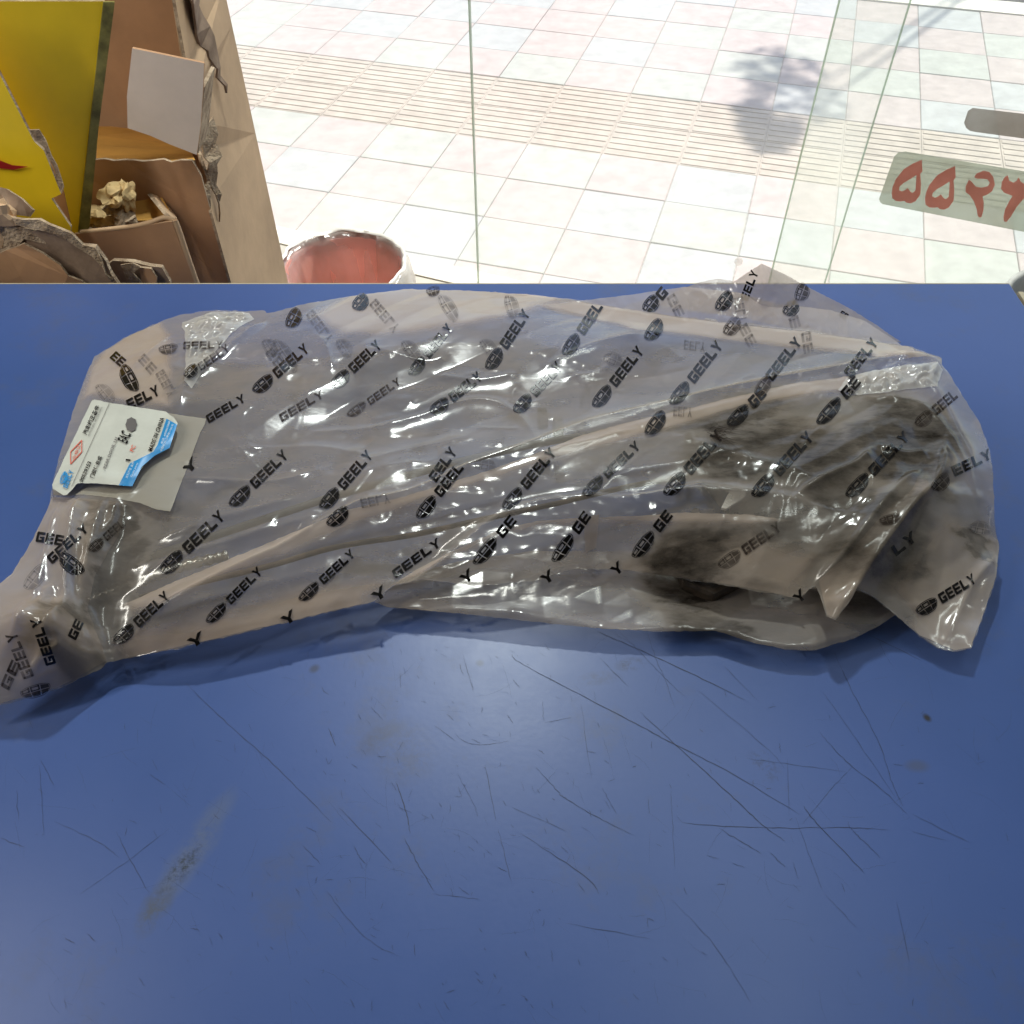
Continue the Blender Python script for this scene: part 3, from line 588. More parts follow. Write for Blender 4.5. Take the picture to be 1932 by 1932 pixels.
tube(spline([Q(540, 705, sm_y - .001), Q(850, 672, sm_y - .002), Q(1000, 640, sm_y - .001), Q(1090, 610, sm_y), Q(1160, 625, sm_y + .002)], 8), .003, M['cardpalelit'], "rim", smc, 6)
tube(spline([Q(1160, 625, sm_y), Q(1190, 700, sm_y), Q(1240, 850, sm_y), Q(1300, 1025, sm_y), Q(1390, 1290, sm_y)], 8), .0042, M['cardpalelit'], "torn_rim", smc, 6)
for k, (cx, cy, w, h) in enumerate([(760, 450, 80, 45), (790, 530, 70, 40), (690, 590, 110, 60), (830, 610, 60, 40), (850, 460, 40, 70), (640, 640, 70, 40)]):
    p = Q(cx, cy, sm_y + .035 + .012 * (k % 3)); s = .2833 / FPX * 1.2
    o = crumple("paper_wad", p, (w * s * .9, .018, h * s), M['cardtorn'] if k % 2 else simple("kraft_paper", (.78, .55, .26), .8), None, k, .7)
    tag(o, ["pale wad of packing paper standing up at the back left inside the open carton", "brown paper wad in the middle of the open carton", "rolled brown paper at the left end inside the open carton", "cream paper wad at the front inside the open carton", "thin brown paper wad against the back wall of the open carton", "paper scrap lowest at the left inside the open carton"][k], "paper", group="packing paper in the open carton")

# ragged torn cardboard in the foreground left
tc_ = empty("torn_cardboard", Q(300, 1100, .9), label="ragged weathered brown cardboard box, torn open, at the left edge behind the desk", cat="cardboard")
yT = .895
board("front_panel", [Q(-600, 700, yT), Q(-50, 760, yT), Q(60, 700, yT, .003), Q(180, 690, yT, .003), Q(330, 640, yT, .004), Q(480, 700, yT, .004), Q(560, 770, yT, .004), Q(650, 780, yT, .004), Q(720, 870, yT, .003), Q(800, 1025, yT, .002), Q(900, 1300, yT), Q(-600, 1300, yT)], M['cardgrey'], tc_, .006, core=M['cardtorn'], warp=.012, seed=3)
board("torn_layer", [Q(-50, 860, yT - .010, .003), Q(170, 760, yT - .012, .003), Q(300, 820, yT - .012, .003), Q(420, 900, yT - .012, .003), Q(560, 1010, yT - .010, .003), Q(700, 1290, yT - .008), Q(-60, 1290, yT - .008)], M['card'], tc_, .003, core=M['cardtorn'], warp=.008, seed=5)
board("torn_layer", [Q(-200, 700, yT - .006, .003), Q(60, 660, yT - .008, .003), Q(250, 700, yT - .010, .004), Q(310, 790, yT - .010, .004), Q(160, 750, yT - .010, .004), Q(80, 850, yT - .008, .004), Q(-200, 900, yT - .006, .003)], M['cardtorn'], tc_, .002, core=M['cardtorn'], warp=.01, seed=8)
board("torn_flap", [Q(-400, 380, yT + .03), Q(0, 405, yT + .03, .002), Q(60, 420, yT + .03, .003), Q(150, 480, yT + .02, .003), Q(220, 555, yT + .01, .003), Q(190, 600, yT + .008, .003), Q(100, 590, yT + .008, .003), Q(60, 660, yT + .004), Q(-400, 700, yT + .004)], M['cardgrey'], tc_, .006, core=M['cardtorn'], warp=.012, seed=11)
board("torn_layer", [Q(90, 600, yT - .006, .003), Q(330, 645, yT - .010, .004), Q(480, 705, yT - .010, .004), Q(555, 780, yT - .008, .004), Q(640, 800, yT - .008, .003), Q(760, 1010, yT - .006), Q(740, 1020, yT - .006, .002), Q(620, 860, yT - .008, .004), Q(520, 800, yT - .010, .004), Q(420, 730, yT - .010, .004), Q(300, 690, yT - .010, .004), Q(110, 640, yT - .008, .003)], M['cardtorn'], tc_, .004, core=M['cardtorn'], warp=.006, seed=14)
crumple("paper_tatter", Q(-10, 640, yT - .004), (.022, .010, .022), M['cardpalelit'], tc_, 4, .8)
t2 = empty("torn_cardboard", Q(940, 1150, .93), label="small torn cardboard tube end poking up between the ragged box and the open carton", cat="cardboard")
yU = .925
board("front_panel", [Q(720, 900, yU, .003), Q(770, 865, yU, .003), Q(900, 875, yU, .003), Q(1010, 905, yU, .003), Q(1090, 915, yU, .003), Q(1140, 1020, yU, .002), Q(1180, 1200, yU), Q(700, 1200, yU)], M['cardgrey'], t2, .006, core=M['cardtorn'], warp=.01, seed=21)
board("torn_layer", [Q(820, 900, yU - .007, .003), Q(900, 890, yU - .009, .003), Q(950, 920, yU - .010, .004), Q(900, 960, yU - .01, .003), Q(970, 1040, yU - .008, .002), Q(860, 1000, yU - .008, .003)], M['cardtorn'], t2, .002, core=M['cardtorn'], warp=.01, seed=23)
board("torn_layer", [Q(930, 930, yU - .010, .002), Q(1010, 940, yU - .010, .003), Q(1050, 1000, yU - .009, .002), Q(1040, 1080, yU - .008), Q(960, 1080, yU - .008)], M['card'], t2, .003, core=M['cardtorn'], warp=.006, seed=25)

# ================================================================== the wrapped part
# The bag's height over the desk: a smooth surface through measured points, sharp fold crests and crumple.
CTRL = """178,672,3 240,635,3.5 310,604,4 400,586,4.5 500,586,5 560,576,5 640,562,5 770,545,5 900,549,5 1010,556,4.8 1066,564,4.8
1191,584,5 1276,597,5 1391,612,5 1516,624,4.8 1641,642,4.8 1716,652,5 1300,560,4.6 1450,580,4.2 1761,672,5.5 1790,705,7 1850,800,6 1874,900,5 1877,990,3.5
1886,1030,2.6 1880,1090,2.2 1860,1150,1.8 1833,1223,1.8 1800,1229,1.4 1735,1200,1.4 1690,1160,2.2 1655,1130,3 1575,1170,3.6 1510,1130,3.4 1400,1110,3.4
1250,1085,3 1160,1072,3 1070,1075,3 1010,1095,3 900,1105,3 800,1092,3 706,1134,3 560,1170,2.6 400,1207,2.4 310,1228,2 203,1249,1.6 110,1300,1.6 0,1330,2
-40,1340,2 -40,1110,5 20,1085,5 60,1020,5 92,960,5 100,905,5 112,860,5 140,770,4.5 165,700,3.6
300,680,5.8 500,640,6 700,620,6.5 900,620,6.6 1100,640,6.4 1300,660,6 1500,680,6 1650,690,7 250,850,6 400,850,5.8 600,800,5.6 800,800,5.6 1000,780,5.8
1200,760,6.2 1400,800,7 1600,800,7.4 1750,830,7 200,1050,4.8 350,1050,4.5 500,1000,5 700,980,5.2 900,980,5.4 1100,980,5.6 1300,960,6.2 1500,950,6.6 1700,980,6
1800,1000,5 300,1160,3.4 500,1100,3.8 700,1060,4 900,1050,4 1100,1040,4 1300,1050,4.4 1500,1060,4.8 1650,1080,4.6 1780,1150,2.2 90,1200,5.5 40,1180,6 150,1050,5.2 170,1180,3"""
ctrl = [tuple(map(float, t.split(','))) for t in CTRL.split()]
cw = [az(x, y, DESK + z / 100) for x, y, z in ctrl]
cx_ = np.array([[p.x, p.y] for p in cw]); cz_ = np.array([z / 100 for _, _, z in ctrl])
def U(r2): return .5 * r2 * np.log(r2 + 1e-12)
n_c = len(cx_); D2 = ((cx_[:, None] - cx_[None]) ** 2).sum(-1)
A = np.zeros((n_c + 3, n_c + 3)); A[:n_c, :n_c] = U(D2) + np.eye(n_c) * 2e-5; A[:n_c, n_c] = 1; A[:n_c, n_c + 1:] = cx_; A[n_c, :n_c] = 1; A[n_c + 1:, :n_c] = cx_.T
wts = np.linalg.solve(A, np.r_[cz_, 0, 0, 0])
GX0, GX1, GY0, GY1, GS = -.64, .64, .12, .92, .0012
gx = np.arange(GX0, GX1, GS); gy = np.arange(GY0, GY1, GS); XX, YY = np.meshgrid(gx, gy)
Hf = (wts[n_c] + wts[n_c + 1] * XX + wts[n_c + 2] * YY)
cxs, cys = XX[::4, ::4], YY[::4, ::4]
Hc = np.zeros_like(cxs)
for i in range(n_c): Hc += wts[i] * U((cxs - cx_[i, 0]) ** 2 + (cys - cx_[i, 1]) ** 2)
def bil(G, x0, y0, s, X, Y):
    fx = np.clip((X - x0) / s, 0, G.shape[1] - 1.001); fy = np.clip((Y - y0) / s, 0, G.shape[0] - 1.001)
    ix = fx.astype(int); iy = fy.astype(int); fx = fx - ix; fy = fy - iy
    return (G[iy, ix] * (1 - fx) + G[iy, ix + 1] * fx) * (1 - fy) + (G[iy + 1, ix] * (1 - fx) + G[iy + 1, ix + 1] * fx) * fy
Hf = Hf + bil(Hc, GX0, GY0, GS * 4, XX, YY)
rng = np.random.RandomState(5)
def pnoise(X, Y, seed):                              # gradient noise
    r = np.random.RandomState(seed); T = r.rand(256, 256) * 2 * np.pi
    ix = np.floor(X).astype(int); iy = np.floor(Y).astype(int); fx = X - ix; fy = Y - iy
    u = fx * fx * fx * (fx * (fx * 6 - 15) + 10); v = fy * fy * fy * (fy * (fy * 6 - 15) + 10)
    g = lambda a, b, dx, dy: np.cos(T[a & 255, b & 255]) * dx + np.sin(T[a & 255, b & 255]) * dy
    return ((g(ix, iy, fx, fy) * (1 - u) + g(ix + 1, iy, fx - 1, fy) * u) * (1 - v) + (g(ix, iy + 1, fx, fy - 1) * (1 - u) + g(ix + 1, iy + 1, fx - 1, fy - 1) * u) * v) * 1.5
th = R(17); UU = XX * math.cos(th) + YY * math.sin(th); VV = -XX * math.sin(th) + YY * math.cos(th)
wx = pnoise(XX * 9, YY * 9, 1) * .25; wy = pnoise(XX * 9, YY * 9, 2) * .25
rid = lambda n: 1 - np.abs(n) * 2
ten = rid(pnoise(UU * 7 + wx, VV * 26 + wy, 3)); ten2 = rid(pnoise(UU * 16 + wx, VV * 55 + wy * 2, 4))
iso = rid(pnoise(XX * 22 + wx * 2, YY * 22 + wy * 2, 6)); iso2 = pnoise(XX * 60 + wx * 5, YY * 60, 7)
mask = np.clip(pnoise(XX * 6, YY * 6, 8) * 1.6 + .45, 0, 1)
def facet(X, Y, seed):                               # flat facets meeting in sharp creases, as stiff film buckles
    r = np.random.RandomState(seed); T = r.rand(256, 256) * 2 - 1; ix = np.floor(X).astype(int); iy = np.floor(Y).astype(int); fx = X - ix; fy = Y - iy
    h = lambda a, b: T[a & 255, b & 255]; h00, h11, h10, h01 = h(ix, iy), h(ix + 1, iy + 1), h(ix + 1, iy), h(ix, iy + 1)
    return np.where(fx > fy, h00 + (h10 - h00) * fx + (h11 - h10) * fy, h00 + (h01 - h00) * fy + (h11 - h01) * fx)
W1, W2 = pnoise(XX * 5, YY * 5, 51) * .8, pnoise(XX * 5, YY * 5, 52) * .8
Hf += .0040 * facet(UU * 10 + W1, VV * 24 + W2, 3) + .0015 * facet(UU * 26 + W1 * 2, VV * 44 + W2 * 2, 4) * (.35 + .65 * mask) + .0030 * facet(XX * 15 + W2 * 2, YY * 13 + W1 * 2, 5) * mask
def gauss(px, py, z, rx, ry, a=0):
    c = az(px, py, DESK + z); dx = XX - c.x; dy = YY - c.y; u = dx * math.cos(a) + dy * math.sin(a); v = -dx * math.sin(a) + dy * math.cos(a)
    return np.exp(-(u / rx) ** 2 - (v / ry) ** 2)
cr1 = rid(pnoise(XX * 60 + wx * 6, YY * 60 + wy * 6, 9)); cr2 = rid(pnoise(XX * 120, YY * 120 + wx * 4, 10)); cr3 = rid(pnoise(XX * 38, YY * 38, 12))
for g, a in ((gauss(410, 620, .05, .035, .025), 1), (gauss(1690, 710, .06, .050, .014, .2), 2.0), (gauss(350, 700, .05, .02, .04), .6), (gauss(1480, 900, .06, .09, .05), .35),
             (gauss(1750, 1000, .04, .06, .08), .5), (gauss(1600, 1100, .03, .05, .04), .5), (gauss(200, 1000, .05, .03, .07), .8), (gauss(70, 1250, .05, .05, .03), .6), (gauss(500, 700, .055, .06, .03), .35), (gauss(560, 1000, .05, .07, .02, .3), .5), (gauss(1550, 780, .06, .06, .03), .5)):
    Hf += g * a * (.0032 * facet(XX * 55 + W1 * 4, YY * 60 + W2 * 4, 61) + .0012 * facet(XX * 120, YY * 130 + W1 * 5, 62) + .0040 * facet(XX * 30 + W2 * 3, YY * 34, 63))
RIDGES = [  # (picture points, height above desk cm, crest mm, far width mm, near width mm)
 ([(1765, 690), (1700, 694), (1600, 711), (1500, 724), (1400, 746), (1300, 771), (1200, 794), (1100, 821), (1000, 861), (900, 896), (750, 941), (650, 964), (540, 1011), (420, 1061), (300, 1111), (190, 1160)], 6, 12, 5, 24),
 ([(706, 1128), (740, 1102), (800, 1067), (870, 1032), (950, 997), (1020, 982), (1100, 978), (1200, 974), (1300, 968), (1420, 972), (1500, 985)], 4.6, 9, 5, 22),
 ([(1010, 562), (1066, 568), (1191, 589), (1276, 602), (1391, 617), (1516, 629), (1641, 646), (1740, 668)], 5.0, 6, 6, 22),
 ([(260, 1075), (330, 1048), (420, 1025), (600, 980)], 5, 3, 5, 5), ([(285, 1019), (420, 985), (560, 950)], 5, 2.5, 5, 5),
 ([(300, 1163), (410, 1131), (500, 1105), (633, 1070), (700, 1050)], 4, 3.5, 6, 6),
 ([(1502, 936), (1553, 910), (1612, 885), (1638, 861)], 7, 8, 3, 6), ([(1170, 958), (1223, 947), (1267, 940), (1341, 930)], 6, 6, 3, 6),
 ([(1656, 853), (1693, 863), (1748, 853)], 7, 5, 3, 4), ([(580, 807), (631, 805), (719, 799), (790, 780), (873, 755), (939, 759), (983, 790), (1007, 829)], 6, 3.5, 4, 8),
 ([(1030, 690), (1082, 669), (1151, 645), (1218, 629)], 6.5, 3.5, 4, 6), ([(1075, 708), (1130, 700), (1163, 671)], 6.5, 2.5, 3, 4),
 ([(250, 694), (285, 655), (320, 624)], 5.5, 4, 4, 4), ([(337, 777), (350, 737), (367, 714), (433, 657), (500, 591)], 6, 5, 7, 5), ([(627, 697), (620, 660), (600, 627)], 6.4, 3, 3, 6),
 ([(343, 904), (467, 909), (540, 905), (593, 887)], 5.8, 3.5, 4, 7), ([(1568, 1160), (1612, 1108), (1664, 1042), (1700, 995), (1752, 936), (1768, 860)], 5, 11, 8, 12),
 ([(1539, 1095), (1601, 1042), (1674, 958), (1726, 921)], 5, 7, 6, 9), ([(165, 950), (150, 1020), (133, 1090), (118, 1200), (95, 1228), (0, 1265)], 5, 14, 7, 7), ([(215, 960), (190, 1040), (165, 1120)], 4.6, 7, 4, 5), ([(120, 960), (90, 1060), (70, 1150), (40, 1220)], 5, 6, 5, 8), ([(240, 975), (228, 1020), (180, 1090), (160, 1160), (185, 1230)], 3.8, 5, 4, 4), ([(100, 1100), (60, 1180), (-10, 1230)], 5.4, 4, 4, 8), ([(150, 1180), (110, 1250), (40, 1300)], 3, 5, 4, 5),
 ([(1790, 1200), (1830, 1110), (1872, 1060)], 2.2, 4, 5, 5),
 ([(1150, 905), (1300, 880), (1420, 850)], 6.5, 2.5, 8, 8), ([(1100, 1035), (1105, 985)], 5, 3, 4, 4), ([(1700, 700), (1780, 770), (1850, 860)], 7, 4, 6, 8), ([(1640, 760), (1760, 790), (1860, 900)], 7, 3, 5, 5),
 ([(430, 850), (600, 840), (700, 860)], 5.8, 2, 5, 8), ([(880, 830), (760, 850), (660, 880)], 5.8, 2, 5, 8), ([(820, 700), (900, 712), (980, 700)], 6.5, 2.5, 6, 6), ([(690, 660), (800, 680), (850, 665)], 6.5, 2, 6, 6),
 ([(1000, 885), (1100, 862), (1180, 838)], 6, 3, 3, 6), ([(1300, 835), (1420, 868), (1530, 905)], 7, 2.5, 4, 6)]
def seg_field(P):
    best = np.full(XX.shape, 9.); side = np.zeros(XX.shape); tt = np.zeros(XX.shape); L = 0; Ls = [0]
    for i in range(len(P) - 1): L += math.hypot(P[i + 1][0] - P[i][0], P[i + 1][1] - P[i][1]); Ls.append(L)
    x0 = min(p[0] for p in P) - .09; x1 = max(p[0] for p in P) + .09; y0 = min(p[1] for p in P) - .09; y1 = max(p[1] for p in P) + .09
    sx = slice(max(0, int((x0 - GX0) / GS)), max(1, int((x1 - GX0) / GS))); sy = slice(max(0, int((y0 - GY0) / GS)), max(1, int((y1 - GY0) / GS)))
    x, y = XX[sy, sx], YY[sy, sx]; b, s_, t_ = best[sy, sx], side[sy, sx], tt[sy, sx]
    for i in range(len(P) - 1):
        ax, ay_, bx, by = P[i][0], P[i][1], P[i + 1][0], P[i + 1][1]; dx, dy = bx - ax, by - ay_; l2 = dx * dx + dy * dy + 1e-12
        t = np.clip(((x - ax) * dx + (y - ay_) * dy) / l2, 0, 1); d = np.hypot(x - ax - t * dx, y - ay_ - t * dy)
        cr = (dx * (y - ay_) - dy * (x - ax)) * (1 if dx >= 0 else -1); u = d < b
        b[u] = d[u]; s_[u] = cr[u]; t_[u] = (Ls[i] + t[u] * (Ls[i + 1] - Ls[i])) / L
    return (sy, sx), b, s_, t_
_r = random.Random(19)
for k in range(65):                                   # short random creases between the long folds
    x, y = _r.uniform(250, 1850), _r.uniform(600, 1150); a = _r.gauss(-.3, .55); l_ = _r.uniform(25, 110)
    x2_, y2_ = x + l_ * math.cos(a), y + l_ * math.sin(a); b_ = _r.gauss(0, 6)
    RIDGES.append(([(x, y), ((x + x2_) / 2 + b_, (y + y2_) / 2 + b_), (x2_, y2_)], 5.6, _r.uniform(.5, 1.5) * _r.choice((1, 1, 1, -.8)), _r.uniform(1.5, 5), _r.uniform(2, 10)))
for pts, zc, h, wb, wf in RIDGES:
    P = [(p.x, p.y) for p in spline([az(x, y, DESK + zc / 100) for x, y in pts], 5)]
    sl, d, s_, t_ = seg_field(P); w = np.where(s_ > 0, wb, wf) / 1000
    env = np.clip(np.minimum(t_, 1 - t_) * 7, 0, 1); env = env * env * (3 - 2 * env)
    Hf[sl] += h / 1000 * np.exp(-d / w) * (.35 + .65 * env) * np.where(d > 1, 0, 1)
Hf = np.maximum(Hf, .004)
def Hs(X, Y): return bil(Hf, GX0, GY0, GS, X, Y)
def drape(P, off=0.0, top=.135):                     # picture points -> points on the film
    P = np.atleast_2d(np.array(P, float)); x = (P[:, 0] - 966) / FPX; y = -(P[:, 1] - 966) / FPX
    d = np.stack([x, cp + y * sp, -sp + y * cp], 1); zs = np.linspace(DESK + top, DESK + .001, 110)
    t = (zs[None] - CAM_H) / d[:, 2:3]; X = d[:, 0:1] * t; Y = d[:, 1:2] * t; g = zs[None] - DESK - Hs(X, Y) - off
    hit = g <= 0; k = np.where(hit.any(1), hit.argmax(1), 109); k = np.maximum(k, 1); r = np.arange(len(P))
    a, b = g[r, k - 1], g[r, k]; f = np.clip(a / (a - b + 1e-9), 0, 1); z = zs[k - 1] + (zs[k] - zs[k - 1]) * f
    t = (z - CAM_H) / d[:, 2]; return np.stack([d[:, 0] * t, d[:, 1] * t, z], 1)
def inside(poly, X, Y):
    r = np.zeros(X.shape, bool); n = len(poly)
    for i in range(n):
        x0, y0 = poly[i]; x1, y1 = poly[(i + 1) % n]
        if y0 == y1: continue
        c = ((y0 > Y) != (y1 > Y)) & (X < (x1 - x0) * (Y - y0) / (y1 - y0) + x0); r ^= c
    return r
def near(poly, X, Y):
    bd = np.full(X.shape, 9.); bx = X.copy(); by = Y.copy(); n = len(poly)
    for i in range(n):
        ax, ay_ = poly[i]; dx, dy = poly[(i + 1) % n][0] - ax, poly[(i + 1) % n][1] - ay_; l2 = dx * dx + dy * dy + 1e-12
        t = np.clip(((X - ax) * dx + (Y - ay_) * dy) / l2, 0, 1); qx, qy = ax + t * dx, ay_ + t * dy; d = np.hypot(X - qx, Y - qy); u = d < bd
        bd[u] = d[u]; bx[u] = qx[u]; by[u] = qy[u]
    return bd, bx, by
def grid_sheet(name, poly, zfun, m, parent, res=.0016, smooth=True):
    poly = np.array(poly); x0, y0 = poly.min(0) - res; x1, y1 = poly.max(0) + res
    gxx, gyy = np.meshgrid(np.arange(x0, x1, res), np.arange(y0, y1, res)); s = gxx.shape
    X, Y = gxx.ravel(), gyy.ravel(); ins = inside(poly, X, Y); I2 = ins.reshape(s)
    g2 = I2.copy(); g2[1:] |= I2[:-1]; g2[:-1] |= I2[1:]; g2[:, 1:] |= g2[:, :-1].copy(); g2[:, :-1] |= g2[:, 1:].copy()
    use = g2.ravel(); nb_ = use & ~ins; bd = np.full(X.shape, 9.); q = np.where(use)[0]
    d, bx, by = near(poly, X[q], Y[q]); o_ = ~ins[q]; X[q[o_]] = bx[o_]; Y[q[o_]] = by[o_]; bd[q] = np.where(o_, 0, d)
    Z = zfun(X[q], Y[q], bd[q]); idx = -np.ones(len(X), int); idx[q] = np.arange(len(q))
    ii = np.arange(s[0] * s[1]).reshape(s); a, b, c, e = ii[:-1, :-1].ravel(), ii[:-1, 1:].ravel(), ii[1:, 1:].ravel(), ii[1:, :-1].ravel()
    k = (idx[a] >= 0) & (idx[b] >= 0) & (idx[c] >= 0) & (idx[e] >= 0) & (ins[a] | ins[b] | ins[c] | ins[e])
    F = np.stack([idx[a], idx[b], idx[c], idx[e]], 1)[k]; V = np.stack([X[q], Y[q], Z], 1)
    me = bpy.data.meshes.new(name); me.vertices.add(len(V)); me.vertices.foreach_set("co", V.ravel())
    me.loops.add(F.size); me.loops.foreach_set("vertex_index", F.ravel()); me.polygons.add(len(F))
    me.polygons.foreach_set("loop_start", np.arange(0, F.size, 4)); me.polygons.foreach_set("loop_total", np.full(len(F), 4))
    me.update(calc_edges=True); me.validate()
    me.polygons.foreach_set("use_smooth", [smooth] * len(me.polygons)); return link(name, me, m, parent)
def dens(P, step=6.0, jit=0.0):                       # denser outline with slight unevenness
    out = []; rnd = random.Random(3)
    for i in range(len(P)):
        a, b = P[i], P[(i + 1) % len(P)]; L = math.hypot(b[0] - a[0], b[1] - a[1]); k = max(1, int(L / step))
        for q in range(k):
            t = q / k; out.append((a[0] + (b[0] - a[0]) * t + (rnd.gauss(0, jit) if q else 0), a[1] + (b[1] - a[1]) * t + (rnd.gauss(0, jit) if q else 0)))
    return out
ctz = {(x, y): z for x, y, z in ctrl}
OUT = [(178, 672), (240, 635), (310, 604), (340, 594), (400, 586), (500, 586), (504, 592), (560, 576), (640, 562), (700, 554), (770, 545), (900, 549), (966, 552), (1066, 564), (1191, 584), (1276, 597), (1391, 612), (1516, 624), (1641, 642), (1716, 652), (1761, 672), (1790, 705), (1812, 740), (1850, 800), (1868, 850), (1874, 900), (1877, 990), (1886, 1030), (1880, 1090), (1860, 1150), (1833, 1223), (1800, 1229), (1770, 1222), (1735, 1200), (1690, 1160), (1655, 1130), (1618, 1108), (1600, 1140), (1575, 1170), (1560, 1162), (1540, 1105), (1530, 1108), (1510, 1130), (1400, 1110), (1250, 1085), (1160, 1072), (1070, 1075), (1010, 1095), (900, 1105), (800, 1092), (740, 1105), (706, 1134), (560, 1170), (400, 1207), (310, 1228), (203, 1249), (190, 1262), (110, 1300), (0, 1330), (-40, 1335), (-40, 1110), (0, 1100), (20, 1085), (60, 1020), (92, 960), (100, 905), (112, 860), (140, 770), (165, 700)]
cpx = np.array([(x, y) for x, y, _ in ctrl]); cpz = np.array([z for *_, z in ctrl])
def zpx(x, y):                                        # rim height at a picture point of the outline
    d = ((cpx - (x, y)) ** 2).sum(1); k = d.argsort()[:3]; w = 1 / (d[k] + 4); return float((cpz[k] * w).sum() / w.sum()) / 100
def rimxy(x, y):                                      # iterate so that the rim lies on the film and on its outline
    z = zpx(x, y)
    for _ in range(6):
        p = az(x, y, DESK + z); h = float(Hs(np.array([p.x]), np.array([p.y]))[0]); z = z * .6 + min(h, .11) * .4
    p = az(x, y, DESK + z); return (p.x, p.y)
bag_c = az(960, 900, DESK)
bag = empty("plastic_bag", (bag_c.x, bag_c.y, DESK), label="long crumpled clear plastic bag with black printed marks lying on the blue desk", cat="plastic bag")
outw = [rimxy(*p) for p in dens(OUT, 7, .7)]
under_n = lambda X, Y: .0018 * np.abs(pnoise(X * 30, Y * 45, 21)) + .0012 * np.abs(pnoise(X * 70, Y * 70, 22))
grid_sheet("lower_film", outw, lambda X, Y, d: DESK + .0025 + under_n(X, Y) + (Hs(X, Y) - .004) * np.exp(-(d / .014) ** 1.4), M['filmunder'], bag, .003)
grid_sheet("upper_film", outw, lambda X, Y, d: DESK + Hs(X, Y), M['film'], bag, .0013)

# the rear of the bag: two more layers showing behind the front fold, the last one drawn up to a point
def rbf_sheet(P, inner, m, name, step=3.0, wr=.0005, seed=41):
    """sheet whose rim and creases run through points (x, y in the picture, height in cm), straight folds between them"""
    A0 = np.array(P + inner, float); c = A0[:, :2] / 100; Kf = lambda d2: np.sqrt(d2 + 1e-5); n_ = len(c); K = np.zeros((n_ + 3,) * 2)
    K[:n_, :n_] = Kf(((c[:, None] - c[None]) ** 2).sum(-1)); K[:n_, n_] = 1; K[:n_, n_ + 1:] = c; K[n_, :n_] = 1; K[n_ + 1:, :n_] = c.T
    w = np.linalg.solve(K, np.r_[A0[:, 2] / 100, 0, 0, 0])
    rim = dens([p[:2] for p in P], 4, .35); o = grid_sheet(name, rim, lambda X, Y, d: X * 0, m, bag, step)
    co = np.empty(len(o.data.vertices) * 3); o.data.vertices.foreach_get("co", co); co = co.reshape(-1, 3); X, Y = co[:, 0] / 100, co[:, 1] / 100
    z = w[n_] + w[n_ + 1] * X + w[n_ + 2] * Y
    for i in range(n_): z = z + w[i] * Kf((X - c[i, 0]) ** 2 + (Y - c[i, 1]) ** 2)
    z = DESK + np.maximum(z, .003) + wr * rid(pnoise(X * 3, Y * 3, seed)) + wr * .4 * rid(pnoise(X * 8, Y * 8, seed + 1))
    x = (co[:, 0] - 966) / FPX; y = -(co[:, 1] - 966) / FPX; dz = -sp + y * cp; t = (z - CAM_H) / dz
    o.data.vertices.foreach_set("co", np.stack([x * t, (cp + y * sp) * t, z], 1).ravel())
    o.data.flip_normals(); o.data.update()
    def surf(V, lift):
        V = np.array(V, float); X, Y = V[:, 0] / 100, V[:, 1] / 100; z = w[n_] + w[n_ + 1] * X + w[n_ + 2] * Y
        for i in range(n_): z = z + w[i] * Kf((X - c[i, 0]) ** 2 + (Y - c[i, 1]) ** 2)
        z = DESK + np.maximum(z, .003) + wr * rid(pnoise(X * 3, Y * 3, seed)) + wr * .4 * rid(pnoise(X * 8, Y * 8, seed + 1))
        x = (V[:, 0] - 966) / FPX; y = -(V[:, 1] - 966) / FPX; d = np.stack([x, cp + y * sp, -sp + y * cp], 1); t = (z - CAM_H) / d[:, 2] - lift
        P_ = d * t[:, None]; P_[:, 2] += CAM_H; return P_
    return surf
REAR = rbf_sheet([(966, 553, 4.6), (1090, 568, 4.4), (1190, 556, 4.6), (1293, 541, 5.4), (1391, 552, 5.2), (1466, 573, 4.8), (1566, 585, 4.2), (1631, 605, 3.6), (1690, 643, 3.2), (1716, 665, 3.6), (1600, 668, 4), (1400, 645, 4.4), (1200, 615, 4.4), (1050, 590, 4.4)], [(1300, 590, 5), (1480, 615, 4.6)], M['filmfold'], "rear_film")
POINT = rbf_sheet([(1230, 575, 3.6), (1270, 552, 4.6), (1318, 533, 5.2), (1355, 526, 5.4), (1385, 531, 5.5), (1437, 497, 8.6), (1480, 517, 7), (1523, 541, 5.4), (1600, 580, 3.8), (1650, 611, 2.6), (1700, 645, 1.6), (1600, 640, 3), (1400, 600, 4)], [(1440, 545, 6.2), (1400, 560, 4.6), (1500, 560, 5.2), (1370, 550, 4.7)], M['filmfold'], "rear_point")
rbf_sheet([(1318, 534, 5.1), (1385, 532, 5.4), (1437, 498, 8.5), (1523, 542, 5.3), (1650, 612, 2.5), (1700, 646, 1.5), (1690, 655, .4), (1500, 600, .4), (1300, 590, .4), (1150, 590, .5), (1200, 570, 2.5)], [], M['filmunder'], "rear_back", 4)
